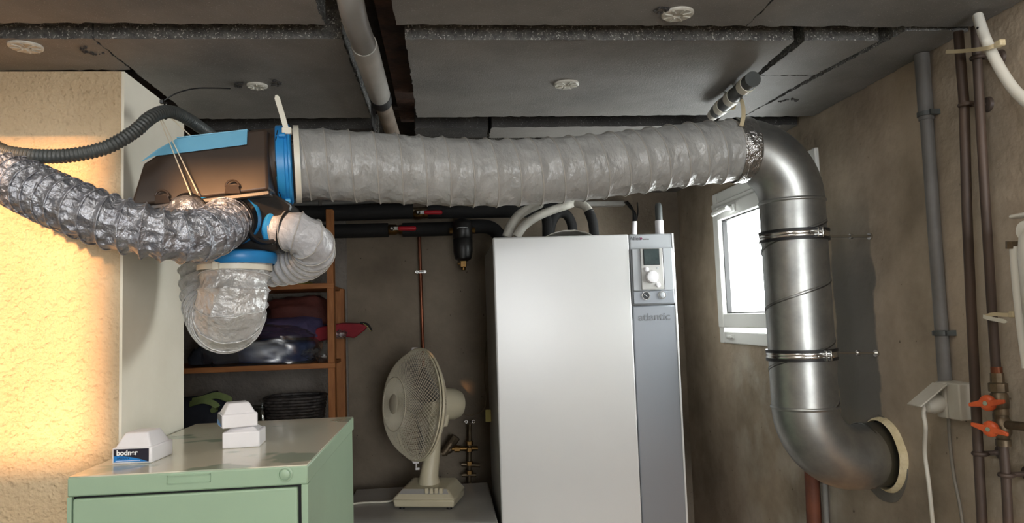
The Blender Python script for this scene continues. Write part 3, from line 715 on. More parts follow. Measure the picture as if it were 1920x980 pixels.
# ------------------------------------------------------------------ heat pump indoor unit
HY = 2.50; HX0, HX1 = 0.172, 0.819; HM = at(1180, 440, HY).x; HZ = 1.842
hu = thing('heating_unit', ((HX0+HX1)/2, HY+0.3, 0), 'tall white floor-standing heating unit with grey control column', 'boiler')
MB().box(HX0+0.006, HX1-0.006, HY+0.03, 3.14, 0.0, HZ-0.008).build('casing', 'heater_side', hu, bevel=0.004)
MB().box(HX0, HM-0.0025, HY, HY+0.035, 0.05, HZ).build('front_panel', 'heater_white', hu, bevel=0.006, seg=3)
zc1 = at(1225, 571, HY).z; zc2 = at(1225, 545, HY).z; zc3 = at(1225, 465, HY).z
MB().box(HM, HX1, HY+0.004, HY+0.035, 0.05, zc1-0.002).build('lower_cover', 'heater_grey', hu, bevel=0.005)
cc = MB().box(HM, HX1, HY+0.004, HY+0.035, zc1, HZ).build('control_cover', 'heater_light', hu, bevel=0.005)
MB().box(HX1-0.004, HX1+0.003, HY+0.002, HY+0.05, 0.05, HZ).build('edge_trim', 'heater_white', hu, bevel=0.001)
MB().box(HM+0.004, HX1-0.007, HY-0.004, HY+0.01, zc1+0.004, zc2).build('gauge_strip', 'heater_grey', cc, bevel=0.002)
MB().box(HM+0.004, HX1-0.007, HY-0.006, HY+0.01, zc2+0.001, zc3).build('fascia', 'heater_light', cc, bevel=0.003)
def hp_(px, py, y=HY-0.006): return at(px, py, y)
a, b = hp_(1203, 543), hp_(1241, 465)
cp_ = MB().box(a.x, b.x, HY-0.012, HY, a.z, b.z).build('control_panel', 'panel_grey', cc, bevel=0.002)
MB().box(b.x+0.0005, b.x+0.003, HY-0.0085, HY, a.z, b.z).build('panel_gap', 'seam_black', cc, smooth=0)
a, b = at(1208,496,HY-0.012), at(1234.5,467,HY-0.012)
MB().box(a.x-0.002, b.x+0.002, HY-0.0135, HY-0.01, a.z-0.002, b.z+0.002).build('screen_bezel', 'seam_black', cc, smooth=0)
MB().box(a.x, b.x, HY-0.0145, HY-0.01, a.z, b.z).build('display', 'lcd', cc, smooth=0)
c = at(1222,519,HY-0.012); MB().lathe([(0.022,0),(0.0225,0.006),(0.019,0.014),(0.012,0.016)], c, (0,-1,0), 32).build('dial', 'white_gloss', cc)
for px, py in ((1212,505),(1234,534)):
    c = at(px,py,HY-0.012); MB().lathe([(0.0085,0),(0.0085,0.003),(0.006,0.005)], c, (0,-1,0), 20).build('button', 'white_gloss', cc)
c = at(1233,502,HY-0.012); MB().lathe([(0.004,0),(0.0035,0.001)], c, (0,-1,0), 12).build('button', 'heater_light', cc)
c = at(1211,554,HY-0.004)
MB().lathe([(0.0155,0),(0.0155,0.004),(0.0125,0.004),(0.0125,0.001)], c, (0,-1,0), 28).build('gauge_bezel', 'zinc', cc)
MB().lathe([(0.0122,0.0),(0.0122,0.002)], c, (0,-1,0), 24).build('pressure_gauge', 'gauge_dark', cc)
MB().cyl(c+Vector((-0.007,-0.003,0.006)), c+Vector((0.004,-0.003,-0.004)), 0.0009, n=6).build('needle', 'white_gloss', cc)
c = at(1241,553,HY-0.004)
MB().lathe([(0.0145,0),(0.0145,0.004),(0.0118,0.004),(0.0118,0.002)], c, (0,-1,0), 28).build('gauge_bezel', 'zinc', cc)
MB().lathe([(0.0115,0),(0.0115,0.004),(0.009,0.006)], c, (0,-1,0), 24).build('reset_knob', 'heater_light', cc)
TX = lambda px, py, y: frame(at(px,py,y), (1,0,0), (0,0,1), (0,-1,0))
text('lettering', 'atlantic', 0.036, TX(1227,594,HY+0.003) @ Matrix.Diagonal((1.12,1,1,1)), 'print_grey', hu, bold=0.0004)
text('lettering', 'Alféa', 0.020, TX(1191,447,HY+0.003), 'print_dark', hu)
c = at(1202,447,HY+0.003); MB().lathe([(0.0042,0),(0.0042,0.001)], c, (0,-1,0), 16).build('logo_dot', 'print_plum', hu)
text('lettering', 'extensa', 0.0075, TX(1211,448,HY+0.003), 'print_dark', hu)
# crumpled plastic sheet on top of the unit
m = MB(); nx_, ny_ = 14, 6; a = at(1015,440,2.62).x; b = at(1105,440,2.62).x; vs = []; fs = []
for j in range(ny_):
    for i in range(nx_):
        u = i/(nx_-1); v = j/(ny_-1); zz = HZ+0.002+0.024*math.sin(PI*u)**0.8*(1-0.5*v)+0.006*noise.noise(Vector((u*5, v*4, 1)))
        vs.append((lerp(a,b,u), 2.54+0.16*v, max(HZ+0.0005, zz)))
for j in range(ny_-1):
    for i in range(nx_-1): fs.append((j*nx_+i, j*nx_+i+1, (j+1)*nx_+i+1, (j+1)*nx_+i))
o = m.add(vs, fs).build('plastic_sheet', 'wrap_white', smooth=20)
sm = o.modifiers.new('thick', 'SOLIDIFY'); sm.thickness = 0.001
tag(o, 'crumpled white plastic sheet lying on top of the heating unit', 'plastic sheet')

# hoses and cables rising from the heating unit
def hose(name, pts, r, mt, label, cat='hose', n=14, step=0.01, group=None):
    o = MB().sweep(spline([at(*p) for p in pts], step), r, n).build(name, mt, smooth=75); return tag(o, label, cat, group)
hose('wrapped_hose', [(950,444,2.80),(958,424,2.80),(972,404,2.81),(992,391,2.84),(1012,382,2.9)], 0.019, 'wrap_white', 'white taped hose, leftmost of those above the heating unit')
hose('wrapped_hose', [(968,444,2.78),(982,424,2.78),(1005,407,2.78),(1035,394,2.80),(1062,385,2.86),(1080,378,2.95)], 0.017, 'wrap_white', 'white taped hose curving right above the heating unit')
bh = thing('insulated_hose', at(1020,440,2.85), 'black foam-covered hose rising between the white hoses', 'hose')
MB().sweep(spline([at(1026,446,2.90), at(1026,420,2.90), at(1022,402,2.92), at(1010,388,2.98)], 0.01), 0.021, 16).build('foam_cover', 'pipe_black', bh)
o = hose('insulated_hose', [(1030,446,3.0),(1034,418,3.0),(1046,400,3.0),(1062,402,3.0),(1072,420,3.0),(1074,446,3.0)], 0.021, 'pipe_black', 'black foam-covered hose arching over the top of the heating unit')
wb = thing('wrapped_hose', at(1115,440,2.75), 'hose above the heating unit, white above and black below', 'hose')
MB().sweep(spline([at(1080,380,2.80), at(1094,384,2.78), at(1102,392,2.77), at(1107,400,2.76)], 0.008), 0.017, 14).build('white_cover', 'wrap_white', wb)
MB().sweep(spline([at(1104,396,2.765), at(1111,415,2.755), at(1115,446,2.75)], 0.008), 0.0195, 14).build('foam_cover', 'pipe_black', wb)
tag(MB().box(at(1100,386,3.27).x, at(1173,386,3.27).x, 3.275, YB, at(1140,385,3.27).z, at(1140,376,3.27).z).build('cable_trunking', 'pvc_light', bevel=0.003), 'pale cable trunking on the back wall above the heating unit', 'trunking')
hose('cable', [(1176,378,3.26),(1186,392,3.1),(1188,410,2.95),(1187,446,2.85)], 0.005, 'rubber', 'black cable dropping from the trunking to the heating unit', 'cable', n=8)
hose('cable', [(1172,379,3.26),(1180,388,3.1),(1192,404,2.95),(1184,446,2.87)], 0.004, 'rubber', 'thinner black cable beside the trunking end', 'cable', n=8)
hose('cable', [(1195,380,3.29),(1196,400,3.1),(1190,424,2.9)], 0.003, 'rubber', 'thin black cable ending at the white plug', 'cable', n=8)
tag(MB().cyl(at(1189,442,2.80), at(1190,415,2.80), 0.0115, 0.010, 14).build('cable_plug', 'white_gloss'), 'small white plug standing on the heating unit', 'plug')
av = thing('air_vent', at(1236,436,2.80), 'dark rubber valve cap with white base on the control column', 'valve')
vx = at(1236,420,2.57).x; za, zb2 = at(1236,413,2.57).z, at(1236,380,2.57).z
MB().lathe([(0.0125,za-0.004),(0.0135,za+0.02),(0.0135,zb2-0.016),(0.011,zb2-0.005),(0.006,zb2)], (vx,2.57,0), (0,0,1), 16).build('rubber_cap', 'conduit_grey', av)
MB().lathe([(0.013,HZ-0.0085),(0.0155,HZ-0.004),(0.0155,za-0.003),(0.014,za)], (vx,2.57,0), (0,0,1), 18).build('base', 'white_gloss', av)

# ------------------------------------------------------------------ pipes on the back wall
PY = 3.25
def hpipe(name, pts, r, mt, label, cat='pipe'):
    return hose(name, pts, r, mt, label, cat, 16, 0.03)
hpipe('grey_rail', [(470,386,3.29),(598,381,3.29)], 0.013, 'pvc_grey', 'grey conduit rail under the duct, left of the joint', 'conduit')
hpipe('grey_rail', [(604,381,3.29),(780,372,3.29),(960,366,3.29)], 0.013, 'pvc_grey', 'grey conduit rail running behind the duct to the right', 'conduit')
up = thing('insulated_pipe', at(700,400,PY), 'black insulated pipe along the back wall, the upper of two', 'pipe')
MB().sweep(spline([at(440,402,PY), at(600,400,PY), at(775,395,PY)],0.05), 0.036, 18).build('foam_cover', 'pipe_black', up)
MB().sweep(spline([at(802,395,PY), at(900,394,PY), at(1060,392,PY)],0.05), 0.036, 18).build('foam_cover', 'pipe_black', up)
MB().cyl(at(770,396,PY), at(806,395,PY), 0.018, n=16).build('bare_pipe', 'brass_dull', up)
lp = thing('insulated_pipe', at(700,435,PY), 'black insulated pipe along the back wall, the lower of two', 'pipe')
MB().sweep(spline([at(440,436,PY), at(600,434,PY), at(728,431,PY)],0.05), 0.032, 18).build('foam_cover', 'pipe_black', lp)
MB().sweep(spline([at(755,431,PY), at(855,428,PY), at(905,424,PY), at(928,432,PY), at(938,455,PY), at(940,520,PY)],0.02), 0.032, 18).build('foam_cover', 'pipe_black', lp)
MB().cyl(at(724,431,PY), at(760,431,PY), 0.016, n=16).build('bare_pipe', 'brass_dull', lp)
def ball_valve(px, py, label, dx):
    c = at(px, py, PY-0.03); v = thing('ball_valve', c-Vector((0,0,0.03)), label, 'valve')
    m = MB(); m.lathe([(0.014,-0.045),(0.021,-0.045),(0.021,-0.028),(0.017,-0.026),(0.024,-0.014),(0.024,0.014),(0.017,0.026),(0.021,0.028),(0.021,0.045),(0.014,0.045)], c+Vector((0,0.03,0)), (1,0,0), 12)
    m.cyl(c+Vector((0,0.02,0)), c+Vector((0,-0.012,0)), 0.010, n=12); m.build('body', 'brass', v)
    MB().lathe([(0.011,0.0),(0.011,0.004),(0.006,0.009)], c+Vector((0,-0.012,0)), (0,-1,0), 6).build('nut', 'zinc', v)
    h = c+Vector((0.005,-0.014,0)); e = h+Vector((dx,0,-0.002))
    MB().box(h.x-0.008, h.x+0.03, h.y-0.002, h.y+0.002, h.z-0.008, h.z+0.008).build('lever_plate', 'zinc', v, bevel=0.001)
    P = [h+(e-h)*t for t in (0.2,0.24,0.32,0.6,0.9,0.97,1.0)]
    MB().sweep(P, lambda i,a: (0.004,0.008,0.0098,0.0098,0.0105,0.009,0.004)[i], 14).build('lever_grip', 'red_plastic', v)
ball_valve(784, 399, 'brass ball valve with red lever on the upper black pipe', 0.103)
ball_valve(735, 429, 'brass ball valve with red lever on the lower black pipe', 0.103)
# black dirt separator
c = at(867, 432, 3.16)
ds = thing('dirt_separator', c-Vector((0,0,0.14)), 'black canister separator hanging from the pipe left of the unit', 'filter')
MB().lathe([(0.012,0.055),(0.02,0.05),(0.038,0.04),(0.044,0.03),(0.044,-0.03),(0.040,-0.036),(0.043,-0.040),(0.043,-0.095),(0.036,-0.125),(0.022,-0.135)][::-1], c, (0,0,1), 28).build('canister', 'box_black', ds)
for s_ in (-1,1): MB().cyl(c+Vector((s_*0.04,0.0,0)), c+Vector((s_*0.056,0.0,0)), 0.014, n=8).build('side_nut', 'brass', ds)
MB().cyl(c+Vector((0,0.02,0)), Vector((c.x, PY, c.z)), 0.02, n=12).build('back_union', 'brass_dull', ds)
m = MB(); m.box(c.x-0.013, c.x+0.013, c.y-0.012, c.y+0.012, c.z-0.162, c.z-0.134); m.cyl(c+Vector((0,0,-0.162)), c+Vector((0,0,-0.176)), 0.010, n=12); m.cyl(c+Vector((-0.026,0,-0.146)), c+Vector((-0.01,0,-0.146)), 0.006, n=8)
m.build('drain_cock', 'brass', ds, bevel=0.002)
mk = []
for k in range(9):
    t = -0.55+1.1*k/8; mk.append(c+Vector((0.0445*math.sin(t), -0.0445*math.cos(t), 0.006+0.003*math.cos(t*2))))
MB().sweep(mk, 0.0012, 6).build('printed_mark', 'label_text', ds)
# copper pipe with clip
cpr = thing('copper_pipe', at(793,690,3.27), 'thin copper pipe running down the back wall behind the fan', 'pipe')
MB().cyl(at(786,438,3.28), at(797,760,3.28), 0.0078, n=12).build('tube', 'copper', cpr)
c = at(789, 509.5, 3.27)
m = MB(); m.box(c.x-0.022, c.x+0.022, c.y-0.001, c.y+0.003, c.z-0.006, c.z+0.006); m.ring(c+Vector((-0.017,-0.001,0)), (0,1,0), 0.006, 0.002, 14, 6); m.ring(c+Vector((0.017,-0.001,0)), (0,1,0), 0.006, 0.002, 14, 6); m.ring(c, (0,0,1), 0.0095, 0.002, 20, 6)
m.build('pipe_clip', 'zinc', cpr)
# brass fittings low on the back wall behind the fan
bf = thing('brass_fittings', at(880,900,3.2), 'cluster of brass water fittings between fan and heating unit', 'pipe fittings')
v0 = at(881,795,3.22); v1 = at(880,905,3.22)
MB().cyl(v0, v1, 0.0085, n=12).build('riser', 'brass_dull', bf)
MB().cyl((v0.x, 3.22, v0.z-0.1), (v0.x, YB, v0.z-0.1), 0.008, n=10).build('wall_stub', 'brass_dull', bf)
for py in (830, 842, 868, 885):
    c = at(880, py, 3.22); MB().lathe([(0.013,-0.010),(0.016,-0.008),(0.016,0.008),(0.013,0.010)], c, (0,0,1), 6).build('union_nut', 'brass', bf)
m = MB(); m.cyl(at(846,841,3.22), at(896,840,3.22), 0.010, n=12); m.cyl(at(852,841,3.22), at(862,841,3.22), 0.015, n=6); m.build('tee', 'brass', bf)
m = MB(); m.cyl(at(865,870,3.22), at(900,872,3.22), 0.009, n=10); m.cyl(at(866,890,3.22), at(893,890,3.22), 0.009, n=10); m.build('tee', 'brass_dull', bf)
m = MB(); m.cyl(at(832,850,3.2), at(852,822,3.2), 0.017, n=12); m.cyl(at(847,830,3.2), at(855,818,3.2), 0.021, n=8); m.cyl(at(828,850,3.2), at(846,842,3.2), 0.014, n=10); m.build('strainer', 'brass_dull', bf)
c = at(881,790,3.24); m = MB()
for s_ in (-0.016, 0.016): m.ring(c+Vector((s_,-0.001,0)), (0,1,0), 0.006, 0.002, 14, 6)
m.ring(c, (0,0,1), 0.010, 0.002, 16, 6); m.build('pipe_clip', 'zinc', bf)
hose('sensor_wire', [(912,640,3.1),(908,700,3.05),(912,745,3.0),(905,770,3.0),(880,778,3.0),(866,774,3.0)], 0.002, 'wire_brown', 'thin brownish wire hanging beside the heating unit', 'wire', 6)
a = at(910,768,2.95); b = at(921,790,2.95)
tag(MB().box(a.x, b.x, 2.949, 2.951, b.z, a.z).build('wire_tag', 'label_yellow', smooth=0), 'small yellow tag on the wire beside the heating unit', 'tag')

# ------------------------------------------------------------------ white appliance carrying the fan
AZ = 0.87
aR = 0.160; aL = aR-0.55; aF, aB = 2.47, atz(900,905,AZ).y
ap = thing('washing_machine', ((aL+aR)/2, (aF+aB)/2, 0), 'white appliance with flat top under the fan', 'appliance')
MB().box(aL+0.005, aR-0.005, aF+0.02, aB, 0.02, AZ-0.03).build('body', 'appliance_white', ap, bevel=0.01)
MB().box(aL, aR, aF, aB+0.01, AZ-0.03, AZ).build('worktop', 'appliance_white', ap, bevel=0.006)
for sx in (aL+0.06, aR-0.06):
    for sy in (aF+0.08, aB-0.06): MB().cyl((sx,sy,0), (sx,sy,0.025), 0.02, n=12).build('foot', 'rubber', ap)

# ------------------------------------------------------------------ desk fan
fb = atz(806, 945, AZ); fb = Vector((fb.x, fb.y+0.0, AZ))
FAN_LBL = 'cream desk fan with fine mesh guard turned to the left'
fan = thing('desk_fan', fb, FAN_LBL, 'fan')
rz = math.radians(-14)
M0 = Matrix.Translation(fb) @ Matrix.Rotation(rz, 4, 'Z')
m = MB(M0); m.hull8([(-0.112,-0.085,0.010),(0.112,-0.085,0.010),(0.112,0.085,0.010),(-0.112,0.085,0.010),(-0.116,-0.09,0.038),(0.116,-0.09,0.038),(0.116,0.09,0.038),(-0.116,0.09,0.038)])
base = m.build('base', 'cream_plastic', fan, bevel=0.006)
m = MB(M0); m.hull8([(-0.120,-0.094,0.038),(0.120,-0.094,0.038),(0.120,0.094,0.038),(-0.120,0.094,0.038),(-0.085,-0.068,0.072),(0.085,-0.068,0.072),(0.085,0.078,0.084),(-0.085,0.078,0.084)])
m.build('base_cover', 'cream_plastic', fan, bevel=0.008, seg=3)
n_ = Vector((0,-0.034,0.026)); 
m = MB(M0); m.hull8([(-0.094,-0.0805,0.0565),(0.094,-0.0805,0.0565),(0.091,-0.077,0.0605),(-0.091,-0.077,0.0605),(-0.094,-0.0825,0.0575),(0.094,-0.0825,0.0575),(0.084,-0.0690,0.0725),(-0.084,-0.0690,0.0725)])
m.build('switch_plate', 'panel_grey', base, smooth=0)
for k in range(4):
    x = 0.012+0.018*k
    m = MB(M0); m.box(x-0.0065, x+0.0065, -0.086, -0.068, 0.060, 0.079); m.build('push_button', 'cream_plastic', base, bevel=0.002)
for sx in (-0.09, 0.09):
    for sy in (-0.06, 0.06): MB(M0).cyl((sx,sy,0), (sx,sy,0.012), 0.010, n=10).build('foot', 'rubber', base)
hub = at(784, 757, fb.y)                                         # centre of guard
mz = at(840, 768, fb.y)                                          # motor centre
axf = Vector((-math.sin(math.radians(62)), -math.cos(math.radians(62)), 0.09)).normalized()
pc = Vector((fb.x, fb.y+0.01, AZ+0.075)); ptop = Vector((mz.x-0.045, fb.y+0.012, mz.z-0.03))
m = MB(); m.sweep([pc-Vector((0,0,0.01)), pc+Vector((0,0,0.01)), pc+Vector((0,0,0.03)), pc.lerp(ptop,0.5), ptop], lambda i,a: (0.042,0.040,0.035,0.029,0.024)[i]*(1.0 if abs(math.cos(a))>0.2 else 0.96), 24)
m.build('stand', 'cream_plastic', fan)
gc = hub                                                        # plane of guard rim
back = -axf
RG = 0.207
gpl = gc
# motor housing
m = MB(); m.lathe([(0.03,0.03),(0.052,0.035),(0.058,0.06),(0.062,0.11),(0.060,0.155),(0.050,0.178),(0.020,0.184)], gpl, back, 28); m.build('motor_housing', 'cream_plastic', fan)
k0 = gpl+back*0.095+Vector((0,0,0.055)); m = MB(); m.cyl(k0, k0+Vector((0,0,0.018)), 0.004, n=8); m.lathe([(0.006,0),(0.009,0.002),(0.009,0.006),(0.006,0.008)], k0+Vector((0,0,0.016)), (0,0,1), 12); m.build('oscillation_knob', 'cream_plastic', fan)
nk = gpl+back*0.085
MB().hull8([nk+Vector((-0.035,-0.03,-0.085)), nk+Vector((0.035,-0.03,-0.085)), nk+Vector((0.035,0.03,-0.085)), nk+Vector((-0.035,0.03,-0.085)), nk+Vector((-0.045,-0.036,-0.03)), nk+Vector((0.045,-0.036,-0.03)), nk+Vector((0.045,0.036,-0.03)), nk+Vector((-0.045,0.036,-0.03))]).build('tilt_neck', 'cream_plastic', fan, bevel=0.006)
# mesh guard: diamond net thickened into wire
def net(prof, n, name, wire, mt):
    U = (Vector((0,0,1))-axf*axf.z).normalized(); V = axf.cross(U); vs = []; fs = []
    for j, (r, h) in enumerate(prof):
        for k in range(n):
            a = 2*PI*(k+(0.5 if j%2 else 0))/n; vs.append(gpl+axf*h+(U*math.cos(a)+V*math.sin(a))*r)
    m_ = len(prof)
    for j in range(m_-2):
        for k in range(n):
            l = k if j%2 == 0 else (k+1)%n
            # diamond: vertex (j,kk), (j+1, two neighbours), (j+2,kk)
            kk = k
            if j%2 == 0: a_, b_ = (k-1)%n, k
            else: a_, b_ = k, (k+1)%n
            fs.append((j*n+kk, (j+1)*n+b_, (j+2)*n+kk, (j+1)*n+a_))
    o = MB().add(vs, fs).build(name, mt, fan, smooth=0)
    wm = o.modifiers.new('wire', 'WIREFRAME'); wm.thickness = wire; wm.use_replace = True; wm.use_even_offset = False
    return o
prof = []
N1 = 46
for j in range(N1+1):
    t = j/N1                                     # rim (0) to hub (1)
    ang = t*PI/2
    r = RG*(1-t*0.84)
    h = 0.088*(1-(1-t)**3.6)+0.012
    prof.append((r, h))
net(prof, 84, 'front_guard', 0.0022, 'guard_cream')
prof = [(RG*(1-0.72*(j/22)), -0.004-0.055*(1-(1-j/22)**2.4)) for j in range(23)]
net(prof, 84, 'rear_guard', 0.0022, 'guard_cream')
m = MB(); m.ring(gpl, axf, RG+0.001, 0.0045, 72, 8); m.ring(gpl+axf*0.012, axf, RG+0.001, 0.003, 72, 6); m.build('guard_rim', 'cream_plastic', fan)
m = MB(); m.ring(gpl+axf*0.0990, axf, 0.100, 0.0022, 48, 6); m.build('guard_hoop', 'guard_cream', fan)
hb = gpl+axf*0.100
MB().lathe([(0.036,0),(0.037,0.002),(0.033,0.004),(0.01,0.0045)], hb, axf, 28).build('badge', 'guard_cream', fan)
U = (Vector((0,0,1))-axf*axf.z).normalized(); V = axf.cross(U)
for a_, in ((0.25,), (PI+0.05,)):
    d = U*math.cos(a_)+V*math.sin(a_); q = gpl+d*(RG+0.002)
    m = MB(); m.hull8([q+axf*x+d*y+U.cross(d).cross(d)*0+V*z for x,y,z in ((-0.010,0,-0.004),(0.016,0,-0.004),(0.016,0,0.004),(-0.010,0,0.004),(-0.010,0.010,-0.004),(0.012,0.010,-0.004),(0.012,0.010,0.004),(-0.010,0.010,0.004))])
    if a_ > 1: m.cyl(q, q+Vector((0,0,-0.028)), 0.003, n=8); m.box(q.x-0.003, q.x+0.012, q.y-0.004, q.y+0.004, q.z-0.034, q.z-0.026)
    m.build('guard_clip', 'white_gloss', fan, bevel=0.001)
# blades
for k in range(4):
    a0 = 2*PI*k/4+0.4; vs = []; fs = []; nr, na = 7, 6
    for i in range(nr):
        r = lerp(0.03, 0.185, i/(nr-1)); wdt = lerp(0.5, 0.62, i/(nr-1))*(1-0.25*(i/(nr-1))**4)
        for j in range(na):
            a = a0+wdt*(j/(na-1)-0.3)*1.5; hh = 0.02+0.022*(j/(na-1)-0.5)*1.8
            vs.append(gpl+axf*hh+(U*math.cos(a)+V*math.sin(a))*r)
    for i in range(nr-1):
        for j in range(na-1): fs.append((i*na+j, i*na+j+1, (i+1)*na+j+1, (i+1)*na+j))
    o = MB().add(vs, fs).build('blade', 'fan_blade', fan, smooth=60)
    s_ = o.modifiers.new('thick', 'SOLIDIFY'); s_.thickness = 0.0025
MB().lathe([(0.032,-0.005),(0.034,0.03),(0.026,0.05),(0.008,0.056)], gpl, axf, 24).build('blade_hub', 'fan_blade', fan)
MB().cyl(gpl-axf*0.04, gpl+axf*0.01, 0.006, n=8).build('shaft', 'zinc', fan)
c1 = M0 @ Vector((-0.11, 0.03, 0.02))
o = MB().sweep(spline([c1, c1+Vector((-0.06,0.0,-0.014)), c1+Vector((-0.15,0.01,-0.0155)), Vector((aL+0.02, c1.y+0.0, AZ+0.0045))], 0.01), 0.0038, 8).build('power_cord', 'nylon_white', fan)

# ------------------------------------------------------------------ green filing cabinet
KZ = 1.305; kX0, kX1, kY0, kY1 = -0.676, -0.258, 1.372, 2.035
fc = thing('filing_cabinet', ((kX0+kX1)/2, (kY0+kY1)/2, 0), 'pale green metal filing cabinet with shiny mottled top', 'cabinet')
ft = lambda px, py: at(px, py, kY0)
zh = ft(570,908).z
MB().box(kX0+0.004, kX1-0.004, kY0+0.012, kY1, 0.0, KZ-0.008).build('body', 'cabinet_green', fc, bevel=0.003)
MB().box(kX0, kX1, kY0, kY1, zh, KZ-0.0015).build('top_frame', 'cabinet_green', fc, bevel=0.003)
MB().box(kX0+0.0015, kX1-0.0015, kY0+0.0015, kY1-0.0015, KZ-0.003, KZ).build('top_sheet', 'cabinet_top', fc, bevel=0.001)
MB().box(kX0, kX0+0.008, kY0, kY0+0.03, 0.02, zh).build('side_stile', 'cabinet_green', fc, bevel=0.001)
MB().box(kX1-0.012, kX1, kY0, kY0+0.03, 0.02, zh).build('side_stile', 'cabinet_green', fc, bevel=0.001)
for k in range(4):
    z1 = zh-0.004-k*0.30; z0 = z1-0.294
    d = MB().box(kX0+0.011, kX1-0.0185, kY0-0.002, kY0+0.02, z0, z1).build('drawer_front', 'cabinet_green', fc, bevel=0.003)
    MB().box(kX0+0.16, kX1-0.16, kY0-0.016, kY0-0.001, z0+0.12, z0+0.14).build('drawer_handle', 'zinc', d, bevel=0.003)
MB().box(kX0+0.006, kX1-0.010, kY0+0.008, kY0+0.014, 0.02, zh).build('drawer_gap', 'seam_black', fc, smooth=0)
a, b = ft(313,907), ft(395,887)
zl, zu = a.z, b.z; m = MB()
for (x0,x1,z0,z1) in ((a.x,b.x,zl,zl+0.0014),(a.x,b.x,zu-0.0014,zu),(a.x,a.x+0.0014,zl,zu),(b.x-0.0014,b.x,zl,zu)): m.box(x0,x1,kY0-0.0016,kY0+0.001,z0,z1)
m.build('label_slot', 'cabinet_green', fc, smooth=0)
c = ft(535, 888)
MB().lathe([(0.0135,0),(0.0135,0.002),(0.011,0.003),(0.0105,0.001),(0.0085,0.001),(0.0085,0.004),(0.007,0.005)], c, (0,-1,0), 28).build('lock', 'cabinet_green', fc)

# white caps on the cabinet
def cap(c, w_, d_, hb_, ht_, rot, label, printed=None, tilt=None):
    o = thing('post_cap', c, label, 'cap', 'white caps on the filing cabinet')
    M = Matrix.Translation(c) @ Matrix.Rotation(rot, 4, 'Z')
    if tilt: M = M @ Matrix.Rotation(tilt[0], 4, 'X') @ Matrix.Rotation(tilt[1], 4, 'Y')
    x, y = w_/2, d_/2
    MB(M).box(-x, x, -y, y, 0, hb_).build('base', 'white_gloss', o, bevel=0.003, seg=3)
    m = MB(M); r0 = 0.92; r1 = 0.58
    m.hull8([(-x*r0,-y*r0,hb_-0.002),(x*r0,-y*r0,hb_-0.002),(x*r0,y*r0,hb_-0.002),(-x*r0,y*r0,hb_-0.002),(-x*r1,-y*r1,hb_+ht_),(x*r1,-y*r1,hb_+ht_),(x*r1,y*r1,hb_+ht_),(-x*r1,y*r1,hb_+ht_)])
    m.build('sloped_top', 'white_gloss', o, bevel=0.003, seg=3)
    if printed:
        lw = w_*0.46
        s = MB(M).box(-x*0.90, x*0.86, -y-0.0008, -y+0.001, hb_*0.12, hb_*0.92).build('sticker', 'label_navy', o, smooth=0)
        m = MB(M); P = []; zb_, zt_ = hb_*0.13, hb_*0.50
        for i in range(13):
            u = i/12; P.append((lerp(-x*0.89, x*0.80, u), -y-0.0009, zb_+(zt_-zb_)*max(0.02, (1-u**2.2))))
        P = [(P[0][0], -y-0.0009, zb_)]+P+[(x*0.80, -y-0.0009, zb_)]
        m.prism(P[::-1], (0,-0.0005,0)).build('blue_sweep', 'label_blue', s, smooth=0)
        if printed == 'full':
            F_ = lambda u, v: M @ frame((u, -y-0.0012, v), (1,0,0), (0,0,1), (0,-1,0))
            text('lettering', 'bodner', hb_*0.44, F_(-x*0.22, hb_*0.68), 'label_text', s, depth=0.0003, bold=0.0004)
            text('lettering', 'SARRAN', hb_*0.20, F_(-x*0.42, hb_*0.36), 'label_navy', s, depth=0.0004)
            MB(M).box(-x*0.78, x*0.45, -y-0.0018, -y-0.001, hb_*0.19, hb_*0.215).build('small_print', 'label_text', s, smooth=0)
c = atz(250, 869, KZ)
cap(Vector((c.x+0.000, c.y+0.046, KZ)), 0.076, 0.092, 0.031, 0.026, math.radians(-4), 'white post cap with blue and black printed sticker facing the camera', 'full')
c = atz(447, 840, KZ)
cap(Vector((c.x+0.002, c.y+0.040, KZ)), 0.076, 0.076, 0.034, 0.008, math.radians(4), 'white post cap underneath another cap on the cabinet')
cap(Vector((c.x-0.012, c.y+0.038, KZ+0.0425)), 0.070, 0.072, 0.029, 0.022, math.radians(-66), 'white post cap stacked askew on top of another cap', 'half')

# ------------------------------------------------------------------ wooden shelf in the recess
SY0, SY1 = 2.80, 3.22
su = thing('shelf_unit', (-0.8, 3.0, 0), 'open wooden shelf unit in the recess behind the hanging hoses', 'shelf')
xr = at(620, 600, SY0).x
pw = 0.026
zt_ = 2.0
MB().box(xr-pw/2, xr+pw/2, SY0, SY0+0.045, 0, zt_).build('post', 'shelf_wood_v', su, bevel=0.002)
MB().box(xr-pw/2-0.022, xr+pw/2-0.010, SY1-0.075, SY1-0.03, 0, at(630,543,SY1).z).build('post', 'shelf_wood_v', su, bevel=0.002)
xl = -1.58
MB().box(xl, xl+pw, SY0, SY0+0.045, 0, zt_).build('post', 'shelf_wood_v', su, bevel=0.002)
MB().box(xl, xl+pw, SY1-0.075, SY1-0.03, 0, zt_).build('post', 'shelf_wood_v', su, bevel=0.002)
zs = {}
for py, nm in ((537,'a'), (687,'b')):
    z = at(560, py, SY0).z; zs[nm] = z+0.008
    MB().box(xl, xr+pw/2+0.002, SY0-0.004, SY0+0.022, z-0.010, z+0.010).build('shelf_rail', 'shelf_wood', su, bevel=0.002)
    MB().box(xl, xr-pw/2, SY0+0.022, SY1, z-0.006, z+0.008).build('shelf_board', 'shelf_wood', su, smooth=0)
z = zs['b']-0.30; zs['c'] = z+0.008
MB().box(xl, xr+pw/2, SY0, SY1, z-0.010, z+0.008).build('shelf_board', 'shelf_wood', su, smooth=0)
zs['d'] = zs['c']-0.6
